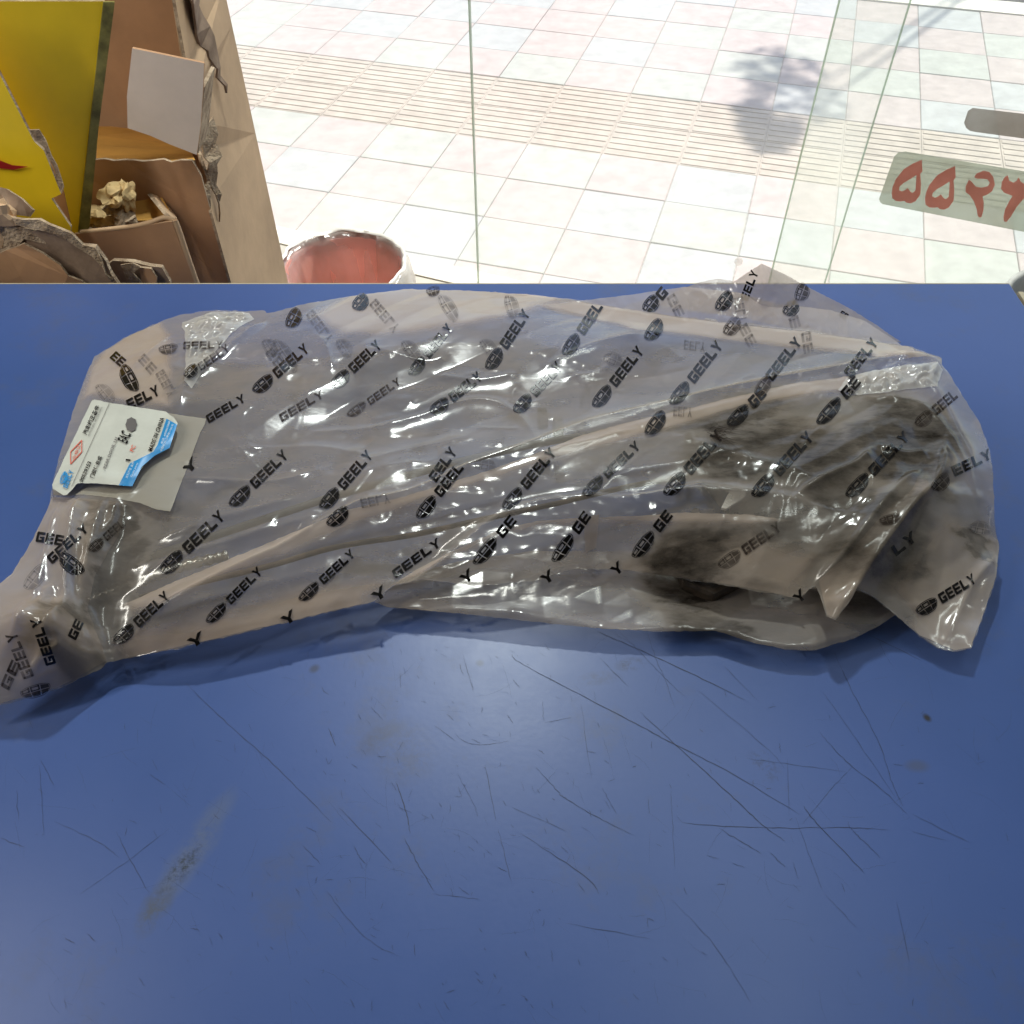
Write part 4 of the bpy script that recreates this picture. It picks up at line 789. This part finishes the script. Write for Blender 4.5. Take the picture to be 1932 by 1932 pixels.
# bottom flap of the bag: a second lobe lying lower, under the front edge
FLAP = [(706, 1134), (720, 1120), (760, 1090), (860, 1060), (1000, 1040), (1200, 1040), (1400, 1060), (1560, 1090), (1640, 1110), (1690, 1160), (1660, 1180), (1610, 1205), (1535, 1227), (1480, 1225), (1420, 1212), (1350, 1190), (1250, 1191), (1150, 1187), (1000, 1172), (900, 1160), (800, 1151), (730, 1145)]
fw = [tuple(az(x, y, DESK + .016)[:2]) for x, y in dens(FLAP, 7, .5)]
fl = lambda X, Y: .017 + .0035 * facet(X * 16 + 3, Y * 24 + X * 4, 31) + .0012 * facet(X * 45, Y * 60 + X * 9, 32)
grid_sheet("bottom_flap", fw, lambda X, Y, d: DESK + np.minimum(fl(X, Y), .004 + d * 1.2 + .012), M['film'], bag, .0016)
grid_sheet("bottom_flap", fw, lambda X, Y, d: DESK + .003 + .012 * np.exp(-(d / .01) ** 1.4) + .5 * under_n(X, Y), M['filmunder'], bag, .003)

# doubled bands where the film is folded over
TOPS = []
def band(P, off, m, name="folded_film", res=.0015, step=8, jit=.5, soft=0, w=.012):
    """soft = number of leading points that make up the crisp edge; the rest fades out over w metres"""
    if soft:
        m = M['filmdirty'] if m is M['filmdirty'] else M['filmsoft']
    W = [tuple(q[:2]) for q in drape(dens(P, step, jit))]; TOPS.append((np.array(W), off))
    return grid_sheet(name, W, lambda X, Y, d: DESK + Hs(X, Y) + off * np.clip(d / .004, .35, 1), m, bag, res) if not soft else fade_band(W, P, off, m, name, res, soft, w)
def silver(P, name):                                   # tightly crumpled glinting film
    W = [tuple(q[:2]) for q in drape(dens(P, 8, .8))]; TOPS.append((np.array(W), .0035))
    f = lambda X, Y: np.abs(.0050 * facet(X * 95 + Y * 30, Y * 120 - X * 20, 71) + .0022 * facet(X * 210, Y * 260 + X * 50, 72))
    return grid_sheet(name, W, lambda X, Y, d: DESK + Hs(X, Y) + .0012 + f(X, Y) * np.clip(d / .006, 0, 1), M['filmwhite'], bag, .0011)
def fade_band(W, P, off, m, name, res, soft, w):
    o = grid_sheet(name, W, lambda X, Y, d: DESK + Hs(X, Y) + off * np.clip(d / .004, .35, 1), m, bag, res)
    bot = [tuple(q[:2]) for q in drape([p for i in range(soft - 1, len(P)) for p in [(P[i][0] + (P[(i + 1) % len(P)][0] - P[i][0]) * t, P[i][1] + (P[(i + 1) % len(P)][1] - P[i][1]) * t) for t in (0, .34, .67)]] + [P[0]])]
    co = np.empty(len(o.data.vertices) * 3); o.data.vertices.foreach_get("co", co); co = co.reshape(-1, 3); best = np.full(len(co), 9.)
    for i in range(len(bot) - 1):
        ax, ay_ = bot[i]; dx, dy = bot[i + 1][0] - ax, bot[i + 1][1] - ay_; l2 = dx * dx + dy * dy + 1e-12
        t = np.clip(((co[:, 0] - ax) * dx + (co[:, 1] - ay_) * dy) / l2, 0, 1); best = np.minimum(best, np.hypot(co[:, 0] - ax - t * dx, co[:, 1] - ay_ - t * dy))
    f = np.clip(best / (w * (.75 + .5 * np.abs(pnoise(co[:, 0] * 25, co[:, 1] * 25, 77)))), 0, 1); f = f * f * (3 - 2 * f)
    at = o.data.attributes.new("fade", 'FLOAT', 'POINT'); at.data.foreach_set("value", f); return o
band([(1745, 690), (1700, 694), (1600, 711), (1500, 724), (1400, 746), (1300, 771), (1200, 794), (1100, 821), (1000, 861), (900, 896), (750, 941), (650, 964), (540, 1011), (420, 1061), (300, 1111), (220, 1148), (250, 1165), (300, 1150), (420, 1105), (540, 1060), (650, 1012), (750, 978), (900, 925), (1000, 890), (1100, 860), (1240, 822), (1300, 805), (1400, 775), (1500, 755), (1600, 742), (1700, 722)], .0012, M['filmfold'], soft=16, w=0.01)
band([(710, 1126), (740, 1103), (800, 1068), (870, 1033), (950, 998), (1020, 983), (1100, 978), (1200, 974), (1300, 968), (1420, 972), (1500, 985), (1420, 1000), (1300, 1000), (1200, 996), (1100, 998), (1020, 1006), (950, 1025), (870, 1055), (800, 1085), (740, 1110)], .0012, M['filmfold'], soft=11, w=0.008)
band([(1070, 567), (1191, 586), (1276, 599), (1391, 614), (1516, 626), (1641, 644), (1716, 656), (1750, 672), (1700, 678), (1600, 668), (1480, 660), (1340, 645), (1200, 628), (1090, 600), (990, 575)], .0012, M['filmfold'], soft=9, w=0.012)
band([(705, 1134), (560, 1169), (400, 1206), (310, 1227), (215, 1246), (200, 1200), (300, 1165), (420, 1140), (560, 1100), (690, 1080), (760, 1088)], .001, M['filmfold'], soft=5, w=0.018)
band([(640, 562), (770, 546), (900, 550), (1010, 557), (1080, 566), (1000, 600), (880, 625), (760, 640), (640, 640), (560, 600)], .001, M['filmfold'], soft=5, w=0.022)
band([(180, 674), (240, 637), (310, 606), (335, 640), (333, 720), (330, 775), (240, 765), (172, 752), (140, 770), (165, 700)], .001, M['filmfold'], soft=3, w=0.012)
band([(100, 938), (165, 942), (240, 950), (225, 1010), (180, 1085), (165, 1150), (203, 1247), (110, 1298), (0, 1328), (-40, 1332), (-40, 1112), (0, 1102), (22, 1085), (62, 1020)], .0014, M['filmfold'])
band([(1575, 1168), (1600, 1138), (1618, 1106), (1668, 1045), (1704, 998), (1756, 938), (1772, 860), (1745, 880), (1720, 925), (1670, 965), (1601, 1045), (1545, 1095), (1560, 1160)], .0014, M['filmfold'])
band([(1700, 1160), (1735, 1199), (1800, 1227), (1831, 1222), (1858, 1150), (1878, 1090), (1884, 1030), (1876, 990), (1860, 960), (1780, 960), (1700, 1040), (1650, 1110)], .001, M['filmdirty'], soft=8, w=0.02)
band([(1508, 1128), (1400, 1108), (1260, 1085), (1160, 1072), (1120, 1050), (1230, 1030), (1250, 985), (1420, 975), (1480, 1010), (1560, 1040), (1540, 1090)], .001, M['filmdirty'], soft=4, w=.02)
silver([(1580, 738), (1600, 711), (1690, 694), (1768, 684), (1778, 700), (1768, 732), (1700, 738), (1620, 748)], "crumpled_film")
silver([(345, 610), (400, 590), (470, 592), (480, 604), (440, 628), (405, 668), (362, 735), (348, 720), (352, 655)], "crumpled_film")
band([(930, 1115), (1000, 1140), (1060, 1145)][:0] or [(1100, 975), (1130, 972), (1125, 1035), (1105, 1045)], .0018, M['filmfold'])

# ---- black marks printed on the film
TOPG = Hf.copy()
for W, o_ in TOPS:
    ix = inside(W, XX, YY); TOPG[ix] = np.maximum(TOPG[ix], Hf[ix] + o_)
Hbase = Hf
def on_film(P, off=.0007):
    global Hf
    Hf = TOPG; r = drape(P, off); Hf = Hbase; return r
def quadgrid(q, step):                                # bilinear patch -> verts, faces
    q = np.array(q, float); L1 = max(np.linalg.norm(q[1] - q[0]), np.linalg.norm(q[2] - q[3])); L2 = max(np.linalg.norm(q[3] - q[0]), np.linalg.norm(q[2] - q[1]))
    a, b = max(1, int(round(L1 / step))), max(1, int(round(L2 / step))); V = []
    for j in range(b + 1):
        for i in range(a + 1):
            s, t = i / a, j / b; V.append((q[0] * (1 - s) + q[1] * s) * (1 - t) + (q[3] * (1 - s) + q[2] * s) * t)
    return V, [(j * (a + 1) + i, j * (a + 1) + i + 1, (j + 1) * (a + 1) + i + 1, (j + 1) * (a + 1) + i) for j in range(b) for i in range(a)]
def rc(x0, x1, y0, y1): return [(x0, y0), (x1, y0), (x1, y1), (x0, y1)]
GL = {'G': [rc(0, .30, .08, .92), rc(.06, 1, 0, .26), rc(.06, 1, .74, 1), rc(.70, 1, .2, .58), rc(.45, .78, .38, .56)],
      'E': [rc(0, .30, .03, .97), rc(.05, 1, 0, .23), rc(.2, .96, .385, .615), rc(.05, 1, .77, 1)],
      'L': [rc(0, .32, 0, 1), rc(.2, 1, 0, .26)],
      'Y': [[(.62, .42), (.38, .42), (-.02, 1), (.27, 1)], [(.62, .42), (.38, .42), (.73, 1), (1.02, 1)], rc(.37, .63, 0, .45)]}
def embl(s, t): return (s * (1 - .12 * t * t) * (1 + .13 * t), t * (1 - .42 * abs(s) ** 3.2))
def emblem_quads(L, h):
    out = []; mk = lambda s0, s1, t0, t1: out.append([(lambda e: (L / 2 + e[0] * L / 2 * 1.0, e[1] * h / 2))(embl(s, t)) for s, t in rc(s0, s1, t0, t1)])
    for r_, (t0, t1) in enumerate(((.07, .82), (-.82, -.07))):
        for c_, (s0, s1) in enumerate(((-.92, -.38), (-.31, .31), (.38, .92))):
            if (r_ == 0 and c_ != 2): w, v = .11, .22; mk(s0, s1, t1 - v, t1); mk(s0, s1, t0, t0 + v * .8); mk(s0, s0 + w, t0, t1); mk(s1 - w, s1, t0, t1)
            else: mk(s0, s1, t0, t1)
    for a in np.linspace(-1, .8, 10): mk(a, a + .2, .88, 1); mk(a, a + .2, -1, -.88)
    for a in np.linspace(-1, .5, 4): mk(-1, -.95, a, a + .5); mk(.95, 1, a, a + .5)
    return out
def flat_quads(quads, start, d, up, step, m, name, parent, off=.0007, surf=None):
    V, F = [], []
    for q in quads:
        q = [(start[0] + d[0] * u + up[0] * v, start[1] + d[1] * u + up[1] * v) for u, v in q]; v_, f_ = quadgrid(q, step); n0 = len(V); V += v_; F += [tuple(i + n0 for i in f) for f in f_]
    W = surf(V, .0012) if surf else on_film(V, off); return mesh(name, W, F, m, parent, True)
def word_quads(word, L, h, x0=0.0, shear=.10):
    n = len(word); w = L / (n + (n - 1) * .16); out = []
    for i, ch in enumerate(word):
        if ch == ' ': continue
        for q in GL[ch]: out.append([(x0 + i * w * 1.16 + (u + shear * v) * w, (v - .5) * h) for u, v in q])
    return out
def mark(x0, y0, x1, y1, what='*GEELY', m='ink', h=1.0, mirror=False, surf=None):
    L = math.hypot(x1 - x0, y1 - y0); d = ((x1 - x0) / L, (y1 - y0) / L); up = (d[1], -d[0])
    if mirror: up = (-up[0], -up[1])
    qs = []
    if what[0] == '*':
        nl = len(what) - 1
        if nl == 0: qs = emblem_quads(L, 27 * h)
        else:
            eL = L / (1 + .08 + nl * .36); qs = emblem_quads(eL, 25 * h); qs += word_quads(what[1:], L - eL * 1.12, 20 * h, eL * 1.12)
    else: qs = word_quads(what, L, 20 * h)
    o = flat_quads(qs, (x0, y0), d, up, 2.6, M[m], "printed_mark", bag, surf=surf); return o
MK = """480,740,578,655 628,730,714,648 775,708,848,615,*GEELY,ink,.9 921,697,993,588 1066,670,1130,574,*GEEL 657,785,753,718,*GEELY,inkmid,.75 814,780,905,708 973,778,1055,688 1122,768,1208,658 1268,763,1357,648
1376,803,1440,738,*GE 1429,746,1452,712,*,inkmid,.9 1450,714,1506,641,GEELY 1545,800,1618,716,*GE 1598,708,1650,642,GEELY 1730,803,1802,742,*GEEL,inkmid 436,955,538,855 607,960,697,855 790,978,868,878,*GEEL 815,905,855,848,EELY 952,962,1043,850 1102,935,1203,838,*GEELY,ink,.9
1257,935,1357,818,*GEELY,ink,1.1 1423,937,1528,820,*GEELY,ink,1.1 1600,937,1710,820 1762,925,1790,897,*,inkmid 1798,890,1868,856,EELY,ink 304,1082,418,970,*GEELY,ink,1.1 620,992,657,960,* 218,1213,315,1122 392,1175,490,1075,*GEELY,ink,.85 567,1133,665,1042,*GEELY,ink,.85
742,1085,828,1022,GEELY,ink,.85 897,1065,968,978,*GE 1046,1060,1108,970,*GE 1197,1052,1262,968,*GE 1358,1070,1470,992,*GEELY,inkmid 1731,1157,1838,1090,*GEELY,ink 390,792,460,750,GEELY,ink,.8 528,790,608,742,GEELY,inkmid,.8 546,618,564,583,* 670,584,692,557,*
805,553,830,546,*,inkmid,.7 1222,642,1248,604,* 1370,632,1395,600,*,inkmid 1222,820,1254,778,* 1685,1042,1725,1010,LY 1660,985,1700,975,*,inkmid,.7
230,690,255,738,*,ink 212,668,232,685,EE,ink,.9 240,765,298,735,EELY,ink 300,662,335,655,*,inkmid,.7 345,652,420,650,GEELY,inkmid,.75 350,712,372,690,*,ink,.8 375,694,430,655,GEELY,inkmid,.8
92,1058,162,994,GEELY,ink,.9 112,1048,155,1082,*,ink,1.1 68,1012,118,1020,BEE,ink 97,1255,66,1168,GEELY,ink 55,1280,20,1196,GEELY,inkmid,1.1 8,1300,30,1250,GE,inkmid 40,1312,95,1296,*,inkmid,.9 50,1112,86,1068,*,inkfaint,1.1 135,1205,150,1172,GE,ink,.9
355,1218,382,1200,Y 532,1176,555,1158,Y 703,1131,726,1112,Y 870,1098,890,1080,Y 1022,1098,1042,1082,Y 1155,1082,1172,1066,Y 1500,1134,1516,1118,Y 170,1040,232,985,*GEEL,inkmid,.8 347,893,368,868,Y,ink,.9"""
for t in MK.replace('BEE', 'GEE').split():
    f = t.split(','); mark(*map(float, f[:4]), f[4] if len(f) > 4 else '*GEELY', f[5] if len(f) > 5 else 'ink', float(f[6]) if len(f) > 6 else 1.0)
for t in """583,588,622,642,GEELY 702,568,748,622,GEELY 832,556,862,604,* 640,640,662,672,* 762,642,790,678,* 1520,625,1526,665,GE 960,556,972,600,* 910,640,935,672,* 500,640,520,670,* 505,660,530,690,GE 520,640,560,700,* 300,700,325,745,GEELY 265,672,290,700,EE 680,950,735,940,EELY 895,872,935,878,* 1140,670,1175,685,* 1400,612,1420,650,EE 1270,775,1305,778,EELY 1830,992,1870,1000,* 185,725,215,760,* 1290,650,1330,655,EELY""".split():
    f = t.split(','); mark(*map(float, f[:4]), f[4], 'inkfaint', .95, True)

mark(1218, 588, 1240, 560, '*', surf=REAR); mark(1242, 562, 1254, 547, 'G', surf=REAR); mark(1355, 586, 1380, 552, '*', surf=REAR); mark(1482, 594, 1505, 570, '*', 'ink', surf=REAR)
mark(1264, 556, 1284, 596, 'GE', 'inkfaint', .95, True, surf=REAR); mark(1392, 560, 1400, 606, 'EELY', 'inkfaint', .95, True, surf=REAR); mark(1496, 596, 1502, 618, 'E', 'inkfaint', 1, True, surf=REAR)
mark(1403, 566, 1424, 512, 'EELY', 'ink', .8, surf=POINT); mark(1508, 568, 1520, 536, '*', 'inkmid', surf=POINT); mark(1585, 590, 1598, 598, 'EE', 'ink', .6, surf=POINT)
# ---- grime streaks and a tuft of black fibres
def streak(pts, w, m, name, off=.001):
    V, F = [], []; P = [Vector((*p, 0)) for p in pts]; P = spline(P, 6); L = len(P); rnd = random.Random(int(pts[0][0]))
    for i, p in enumerate(P):
        t = (P[min(i + 1, L - 1)] - P[max(i - 1, 0)]).normalized(); s = Vector((-t.y, t.x, 0)); k = math.sin(math.pi * (i + .5) / L) ** .6 * w * rnd.uniform(.6, 1.2)
        V += [tuple((p + s * k)[:2]), tuple((p - s * k)[:2])]
        if i: n_ = len(V); F.append((n_ - 4, n_ - 3, n_ - 1, n_ - 2))
    return mesh(name, on_film(V, off), F, m, bag, True)
VV_, FF_ = [], []
for k in range(60):
    a = random.gauss(-.1, .9); l_ = random.uniform(15, 62) * (1 if abs(a) < .8 else .8); c = (1350 + random.gauss(0, 9), 818 + random.gauss(0, 6)); n0 = len(VV_); bend = random.gauss(.25, .5)
    for i in range(7):
        t = i / 6; an = a + bend * t * 1.4; x = c[0] + math.cos(an) * l_ * t; y = c[1] + math.sin(an) * l_ * t
        VV_ += [(x, y + .55 * (1.1 - t)), (x, y - .55 * (1.1 - t))]
        if i: n_ = len(VV_); FF_.append((n_ - 4, n_ - 3, n_ - 1, n_ - 2))
mesh("fibre_tuft", on_film(VV_, .0012), FF_, M['inkmid'], bag)['kind'] = 'stuff'
for p, w in (([(1168, 0 + 930), (1190, 905), (1215, 900)], .0),) if False else ():
    pass

# ---- paper label stuck on the bag
LB_ = lambda x, y: (64.4 + x * .1833, 727.7 + y * .1833)
def sheet_px(P, zoff, m, name, parent, res=.0012, lift=None, step=5):
    W = [tuple(q[:2]) for q in on_film(dens(P, step, .25), zoff)]
    return grid_sheet(name, W, lambda X, Y, d: DESK + bil(TOPG, GX0, GY0, GS, X, Y) + zoff, m, parent, res)
# flatten the film under the paper so that it lies as a stiff sheet
wpoly = np.array([tuple(q[:2]) for q in drape([(90, 935), (170, 742), (395, 784), (325, 972), (260, 958), (100, 945)])])
dI, _, _ = near(wpoly, XX, YY); dI = np.where(inside(wpoly, XX, YY), -dI, dI)
pts_ = np.argwhere(dI < -.002)[::37]; Zs = TOPG[pts_[:, 0], pts_[:, 1]]; Xs = XX[pts_[:, 0], pts_[:, 1]]; Ys = YY[pts_[:, 0], pts_[:, 1]]
mx_, my_ = Xs.mean(), Ys.mean(); Bm = lambda x, y: np.stack([np.ones_like(x), x, y, x * x, x * y, y * y], -1)
co = np.linalg.lstsq(Bm(Xs - mx_, Ys - my_), Zs, rcond=None)[0]; fit = Bm(XX - mx_, YY - my_) @ co + np.percentile(Zs - Bm(Xs - mx_, Ys - my_) @ co, 96)
kk = np.clip(1 - dI / .012, 0, 1); kk = kk * kk * (3 - 2 * kk)
TOPL = TOPG * (1 - kk) + np.maximum(TOPG, fit) * kk
# curl: the printed label lifts along its torn lower edge
cl_ = lambda x, y, z=.06: az(x, y, DESK + z)
def bump_line(pts, h, w, z=.062):
    P = [(p.x, p.y) for p in spline([cl_(*q, z) for q in pts], 5)]; sl, d, s_, t_ = seg_field(P); o = np.zeros(XX.shape); o[sl] = h * np.exp(-(d / w) ** 2) * (d < 1); return o
CURL = bump_line([(100, 925), (130, 918), (180, 905), (222, 912), (252, 905), (275, 870), (322, 840), (338, 800)], .006, .010)
label = None
TOPG0 = TOPG; TOPG = TOPL
backp = [LB_(*p) for p in [(185, 1020), (600, 145), (1355, 280), (1770, 340), (1755, 400), (1710, 480), (1560, 880), (1400, 1295), (1250, 1270), (1100, 1210), (800, 1150), (490, 1120), (350, 1135), (200, 1125)]]
back = sheet_px(backp, .0006, M['waxpaper'], "backing_paper", bag); back['label'] = "waxy beige backing paper under the printed label"
TOPG = TOPL + CURL
labp = [LB_(*p) for p in [(185, 1020), (210, 960), (590, 160), (620, 142), (770, 175), (1355, 265), (1440, 330), (1478, 390), (1440, 500), (1395, 640), (1225, 720), (1130, 820), (1060, 920), (1010, 1035), (865, 1025), (640, 1005), (440, 1005), (400, 1060), (340, 1122), (300, 1128), (230, 1085), (192, 1060)]]
label = sheet_px(labp, .0018, M['paper'], "printed_label", bag); label['label'] = "torn pale printed label with blue strip and red diamond"
def lq(name, polys, m, off=.0026, step=3.0):
    V, F = [], []
    for q in polys: v_, f_ = quadgrid([LB_(*p) for p in q], step); n0 = len(V); V += v_; F += [tuple(i + n0 for i in f) for f in f_]
    return mesh(name, on_film(V, off), F, m, label, True)
lq("blue_strip", [[(870, 1025), (1010, 1035), (1110, 832), (985, 800)], [(985, 800), (1110, 832), (1240, 720), (1225, 680)], [(1225, 680), (1240, 720), (1395, 640), (1270, 610)], [(1270, 610), (1395, 640), (1472, 400), (1362, 340)]], M['blue'])
def line_q(a, b, w):
    dx, dy = b[0] - a[0], b[1] - a[1]; L = math.hypot(dx, dy); nx, ny = -dy / L * w / 2, dx / L * w / 2
    return [(a[0] + nx, a[1] + ny), (b[0] + nx, b[1] + ny), (b[0] - nx, b[1] - ny), (a[0] - nx, a[1] - ny)]
lq("ruled_line", [line_q((385, 1035), (775, 178), 4)], M['greyprint'])
lq("red_diamond", [line_q((375, 805), (375, 680), 9), line_q((375, 680), (490, 560), 9), line_q((490, 560), (490, 680), 9), line_q((490, 680), (375, 805), 9)], M['redprint'])
ct = [(1000 + 58 * math.cos(a) * (1 + .06 * math.cos(8 * a)), 400 + 74 * math.sin(a) * (1 + .06 * math.cos(8 * a))) for a in np.linspace(0, 2 * math.pi, 17)[:-1]]
lq("grey_octagon", [[(1000, 400), ct[i], ct[(i + 1) % 16], ct[(i + 1) % 16]] for i in range(16)], M['greyprint'], step=9)
def text_mark(s, a, b, h, m, name="lettering", squash=True, off=.0028, thick=0):
    """lettering whose baseline runs from a to b (label crop points), cap height h"""
    cu = bpy.data.curves.new("t", 'FONT'); cu.body = s; cu.size = 1; cu.resolution_u = 2; cu.offset = thick
    o = bpy.data.objects.new("t", cu); C.objects.link(o); dg_ = bpy.context.evaluated_depsgraph_get(); dg_.update()
    me = bpy.data.meshes.new_from_object(o.evaluated_get(dg_)); bpy.data.objects.remove(o); bpy.data.curves.remove(cu)
    bm = bmesh.new(); bm.from_mesh(me); bmesh.ops.triangulate(bm, faces=bm.faces[:])
    co = np.array([v.co[:2] for v in bm.verts]); F = [tuple(v.index for v in f.verts) for f in bm.faces]; bm.free(); bpy.data.meshes.remove(me)
    if len(co) == 0: return
    x0, x1 = co[:, 0].min(), co[:, 0].max(); y1 = co[:, 1].max(); y0 = co[:, 1].min(); y0 = min(0, y0)
    A_, B_ = LB_(*a), LB_(*b); d = np.array([B_[0] - A_[0], B_[1] - A_[1]]); up = np.array([d[1], -d[0]]) / np.linalg.norm(d)
    P = np.array(A_) + (co[:, :1] - x0) / (x1 - x0) * d + (co[:, 1:] - y0) / (y1 - y0) * up * h * .1833
    return mesh(name, on_film(P, off), F, M[m], label)
text_mark("汽车纯正备件", (540, 510), (680, 215), 52, 'ink', thick=.02)
text_mark("AUTOMOBILE GENUINE PARTS", (565, 520), (705, 222), 17, 'greyprint')
text_mark("合格证", (420, 770), (482, 610), 36, 'redprint')
text_mark("00529153", (500, 995), (592, 790), 42, 'ink', thick=.02)
text_mark("门锁体总成", (612, 955), (705, 735), 48, 'ink', thick=.02)
text_mark(", REAR DOOR, LH", (735, 880), (868, 540), 38, 'greyprint', thick=.015)
text_mark("EAC", (955, 600), (1003, 500), 110, 'ink', thick=.02)
text_mark("PC", (1022, 682), (1048, 622), 44, 'redprint', thick=.02)
text_mark("1", (990, 775), (992, 758), 50, 'ink')
text_mark("MADE IN CHINA", (1212, 678), (1342, 335), 44, 'ink', thick=.022)
text_mark("电话: 4008869888", (1325, 600), (1405, 370), 26, 'whiteprint')
text_mark("中国杭州江陵路1760号", (1315, 680), (1440, 400), 24, 'whiteprint')
text_mark("吉利汽车 备件", (960, 955), (1035, 790), 26, 'whiteprint')
text_mark("Geely parts", (1010, 945), (1075, 800), 24, 'whiteprint')
a_ = LB_(345, 1050); b_ = LB_(410, 875); L_ = math.hypot(b_[0] - a_[0], b_[1] - a_[1]); d_ = ((b_[0] - a_[0]) / L_, (b_[1] - a_[1]) / L_)
flat_quads(word_quads("GEELY", L_, 9), (a_[0] - 5, a_[1]), d_, (d_[1], -d_[0]), 2.5, M['blue'], "lettering", label, .0028)
a_ = LB_(285, 1010); b_ = LB_(325, 890)
flat_quads(emblem_quads(24, 13), a_, d_, (d_[1], -d_[0]), 2.5, M['blue'], "emblem_print", label, .0028)
TOPG = TOPG0

# ------------------------------------------------------------------ the car part inside the bag
def zin(x, y, drop=.010):
    p = drape([(x, y)])[0]; return float(p[2]) - drop
def prism(name, P, z0, z1, m, parent, bev=.0025, ridge=None):
    bm = bmesh.new(); vs = [bm.verts.new(az(x, y, DESK + (z0 + z1) / 2)) for x, y in P]
    for v in vs: v.co.z = DESK + z0
    f = bm.faces.new(vs); r = bmesh.ops.extrude_face_region(bm, geom=[f])
    for v in r['geom']:
        if isinstance(v, bmesh.types.BMVert): v.co.z = DESK + z1
    bmesh.ops.bevel(bm, geom=bm.edges[:], offset=bev, segments=2, affect='EDGES', profile=.6)
    return bm_obj(name, bm, m, parent, False)
lc = az(1550, 900, DESK)
lock = empty("car_door_lock", (lc.x, lc.y, DESK + .006), label="greasy black car door lock with its cables, seen dimly inside the plastic bag", cat="car part")
hs = prism("housing", [(1480, 800), (1560, 772), (1660, 765), (1775, 790), (1790, 850), (1735, 905), (1720, 960), (1650, 1000), (1560, 975), (1480, 940), (1450, 880)], .010, .042, M['dark'], lock, .004)
prism("cover_rib", [(1500, 820), (1740, 800), (1745, 812), (1505, 834)], .0425, .050, M['dark'], lock, .001)
prism("cover_rib", [(1560, 850), (1590, 845), (1640, 980), (1610, 985)], .0425, .048, M['brown'], lock, .001)
prism("motor_case", [(1620, 880), (1700, 860), (1735, 900), (1700, 960), (1640, 970)], .0425, .053, M['brown'], lock, .003)
prism("connector", [(1300, 790), (1470, 770), (1480, 850), (1430, 890), (1330, 880), (1290, 830)], .012, .036, M['dark'], lock, .004)
prism("lower_cover", [(1275, 1000), (1310, 965), (1350, 1010), (1420, 1030), (1410, 1100), (1345, 1135), (1285, 1110), (1266, 1050)], .008, .026, M['brown'], lock, .004)
prism("lever", [(1440, 1030), (1500, 1005), (1550, 1000), (1560, 1015), (1505, 1030), (1450, 1048)], .020, .034, M['dark'], lock, .0015)
prism("latch_plate", [(1180 + 180, 960), (1372, 935), (1395, 905), (1412, 915), (1405, 940), (1370, 962)], .052, .055, M['white'], lock, .001)
prism("bracket", [(1330, 900), (1380, 880), (1450, 900), (1500, 960), (1440, 985), (1370, 950)], .010, .034, M['brown'], lock, .003)
rv = az(1537, 990, DESK + .060)
lathe([(.0075, -.01), (.0075, -.002), (.006, .001), (.003, .0025), (.0005, .003)], rv, M['white'], "rivet_cap", lock, 20)
for x, y in ((1510, 850), (1690, 830), (1600, 940)): lathe([(.006, -.002), (.006, .002), (.0045, .004), (.0005, .0045)], az(x, y, DESK + .046), M['steel'], "screw", lock, 12)
def cab(pts, zc, r, m, name, parent=lock, n=10): return tube(spline([az(x, y, DESK + z / 100) for (x, y), z in zip(pts, zc)], 8), r, M[m], name, parent, n)
cab([(1310, 815), (1240, 808), (1150, 815), (1000, 840), (900, 863), (800, 889), (700, 916), (600, 946), (450, 996), (330, 1036), (200, 1078), (150, 1105)], [2.4, 3.2, 3.6, 3.8, 3.8, 3.8, 3.6, 3.4, 3, 2.6, 2.2, 2], .0032, 'cable', "cable")
cab([(1330, 895), (1200, 915), (1050, 950), (910, 980), (780, 1009), (635, 1032), (500, 1070), (330, 1110), (220, 1140)], [2, 2.6, 3, 3.2, 3.2, 3, 2.6, 2, 1.6], .0022, 'rust', "cable")
sl_ = [az(x, y, DESK + .030) for x, y in [(150, 1140), (200, 1122), (270, 1095), (340, 1070), (430, 1048)]]
tube(spline(sl_, 22), .004, M['steel'], "cable_sleeve", lock, 10, lambda t: .0040 + .0007 * math.sin(t * 420))
cab([(235, 950), (215, 1000), (190, 1060), (160, 1130), (130, 1230)], [3, 3, 2.8, 2.6, 1.8], .006, 'brown', "end_fitting")
prism("end_bracket", [(185, 955), (238, 950), (226, 1008), (190, 1070), (165, 1150), (140, 1145), (150, 1060)], .008, .020, M['dark'], lock, .002)
for x, y in ((1023, 790), (1052, 806)): prism("cable_clip", [(x - 10, y - 10), (x + 8, y - 12), (x + 12, y + 10), (x - 8, y + 12)], .030, .043, M['dark'], lock, .002)
print("faces", sum(len(o.data.polygons) for o in scene.objects if o.type == 'MESH'))
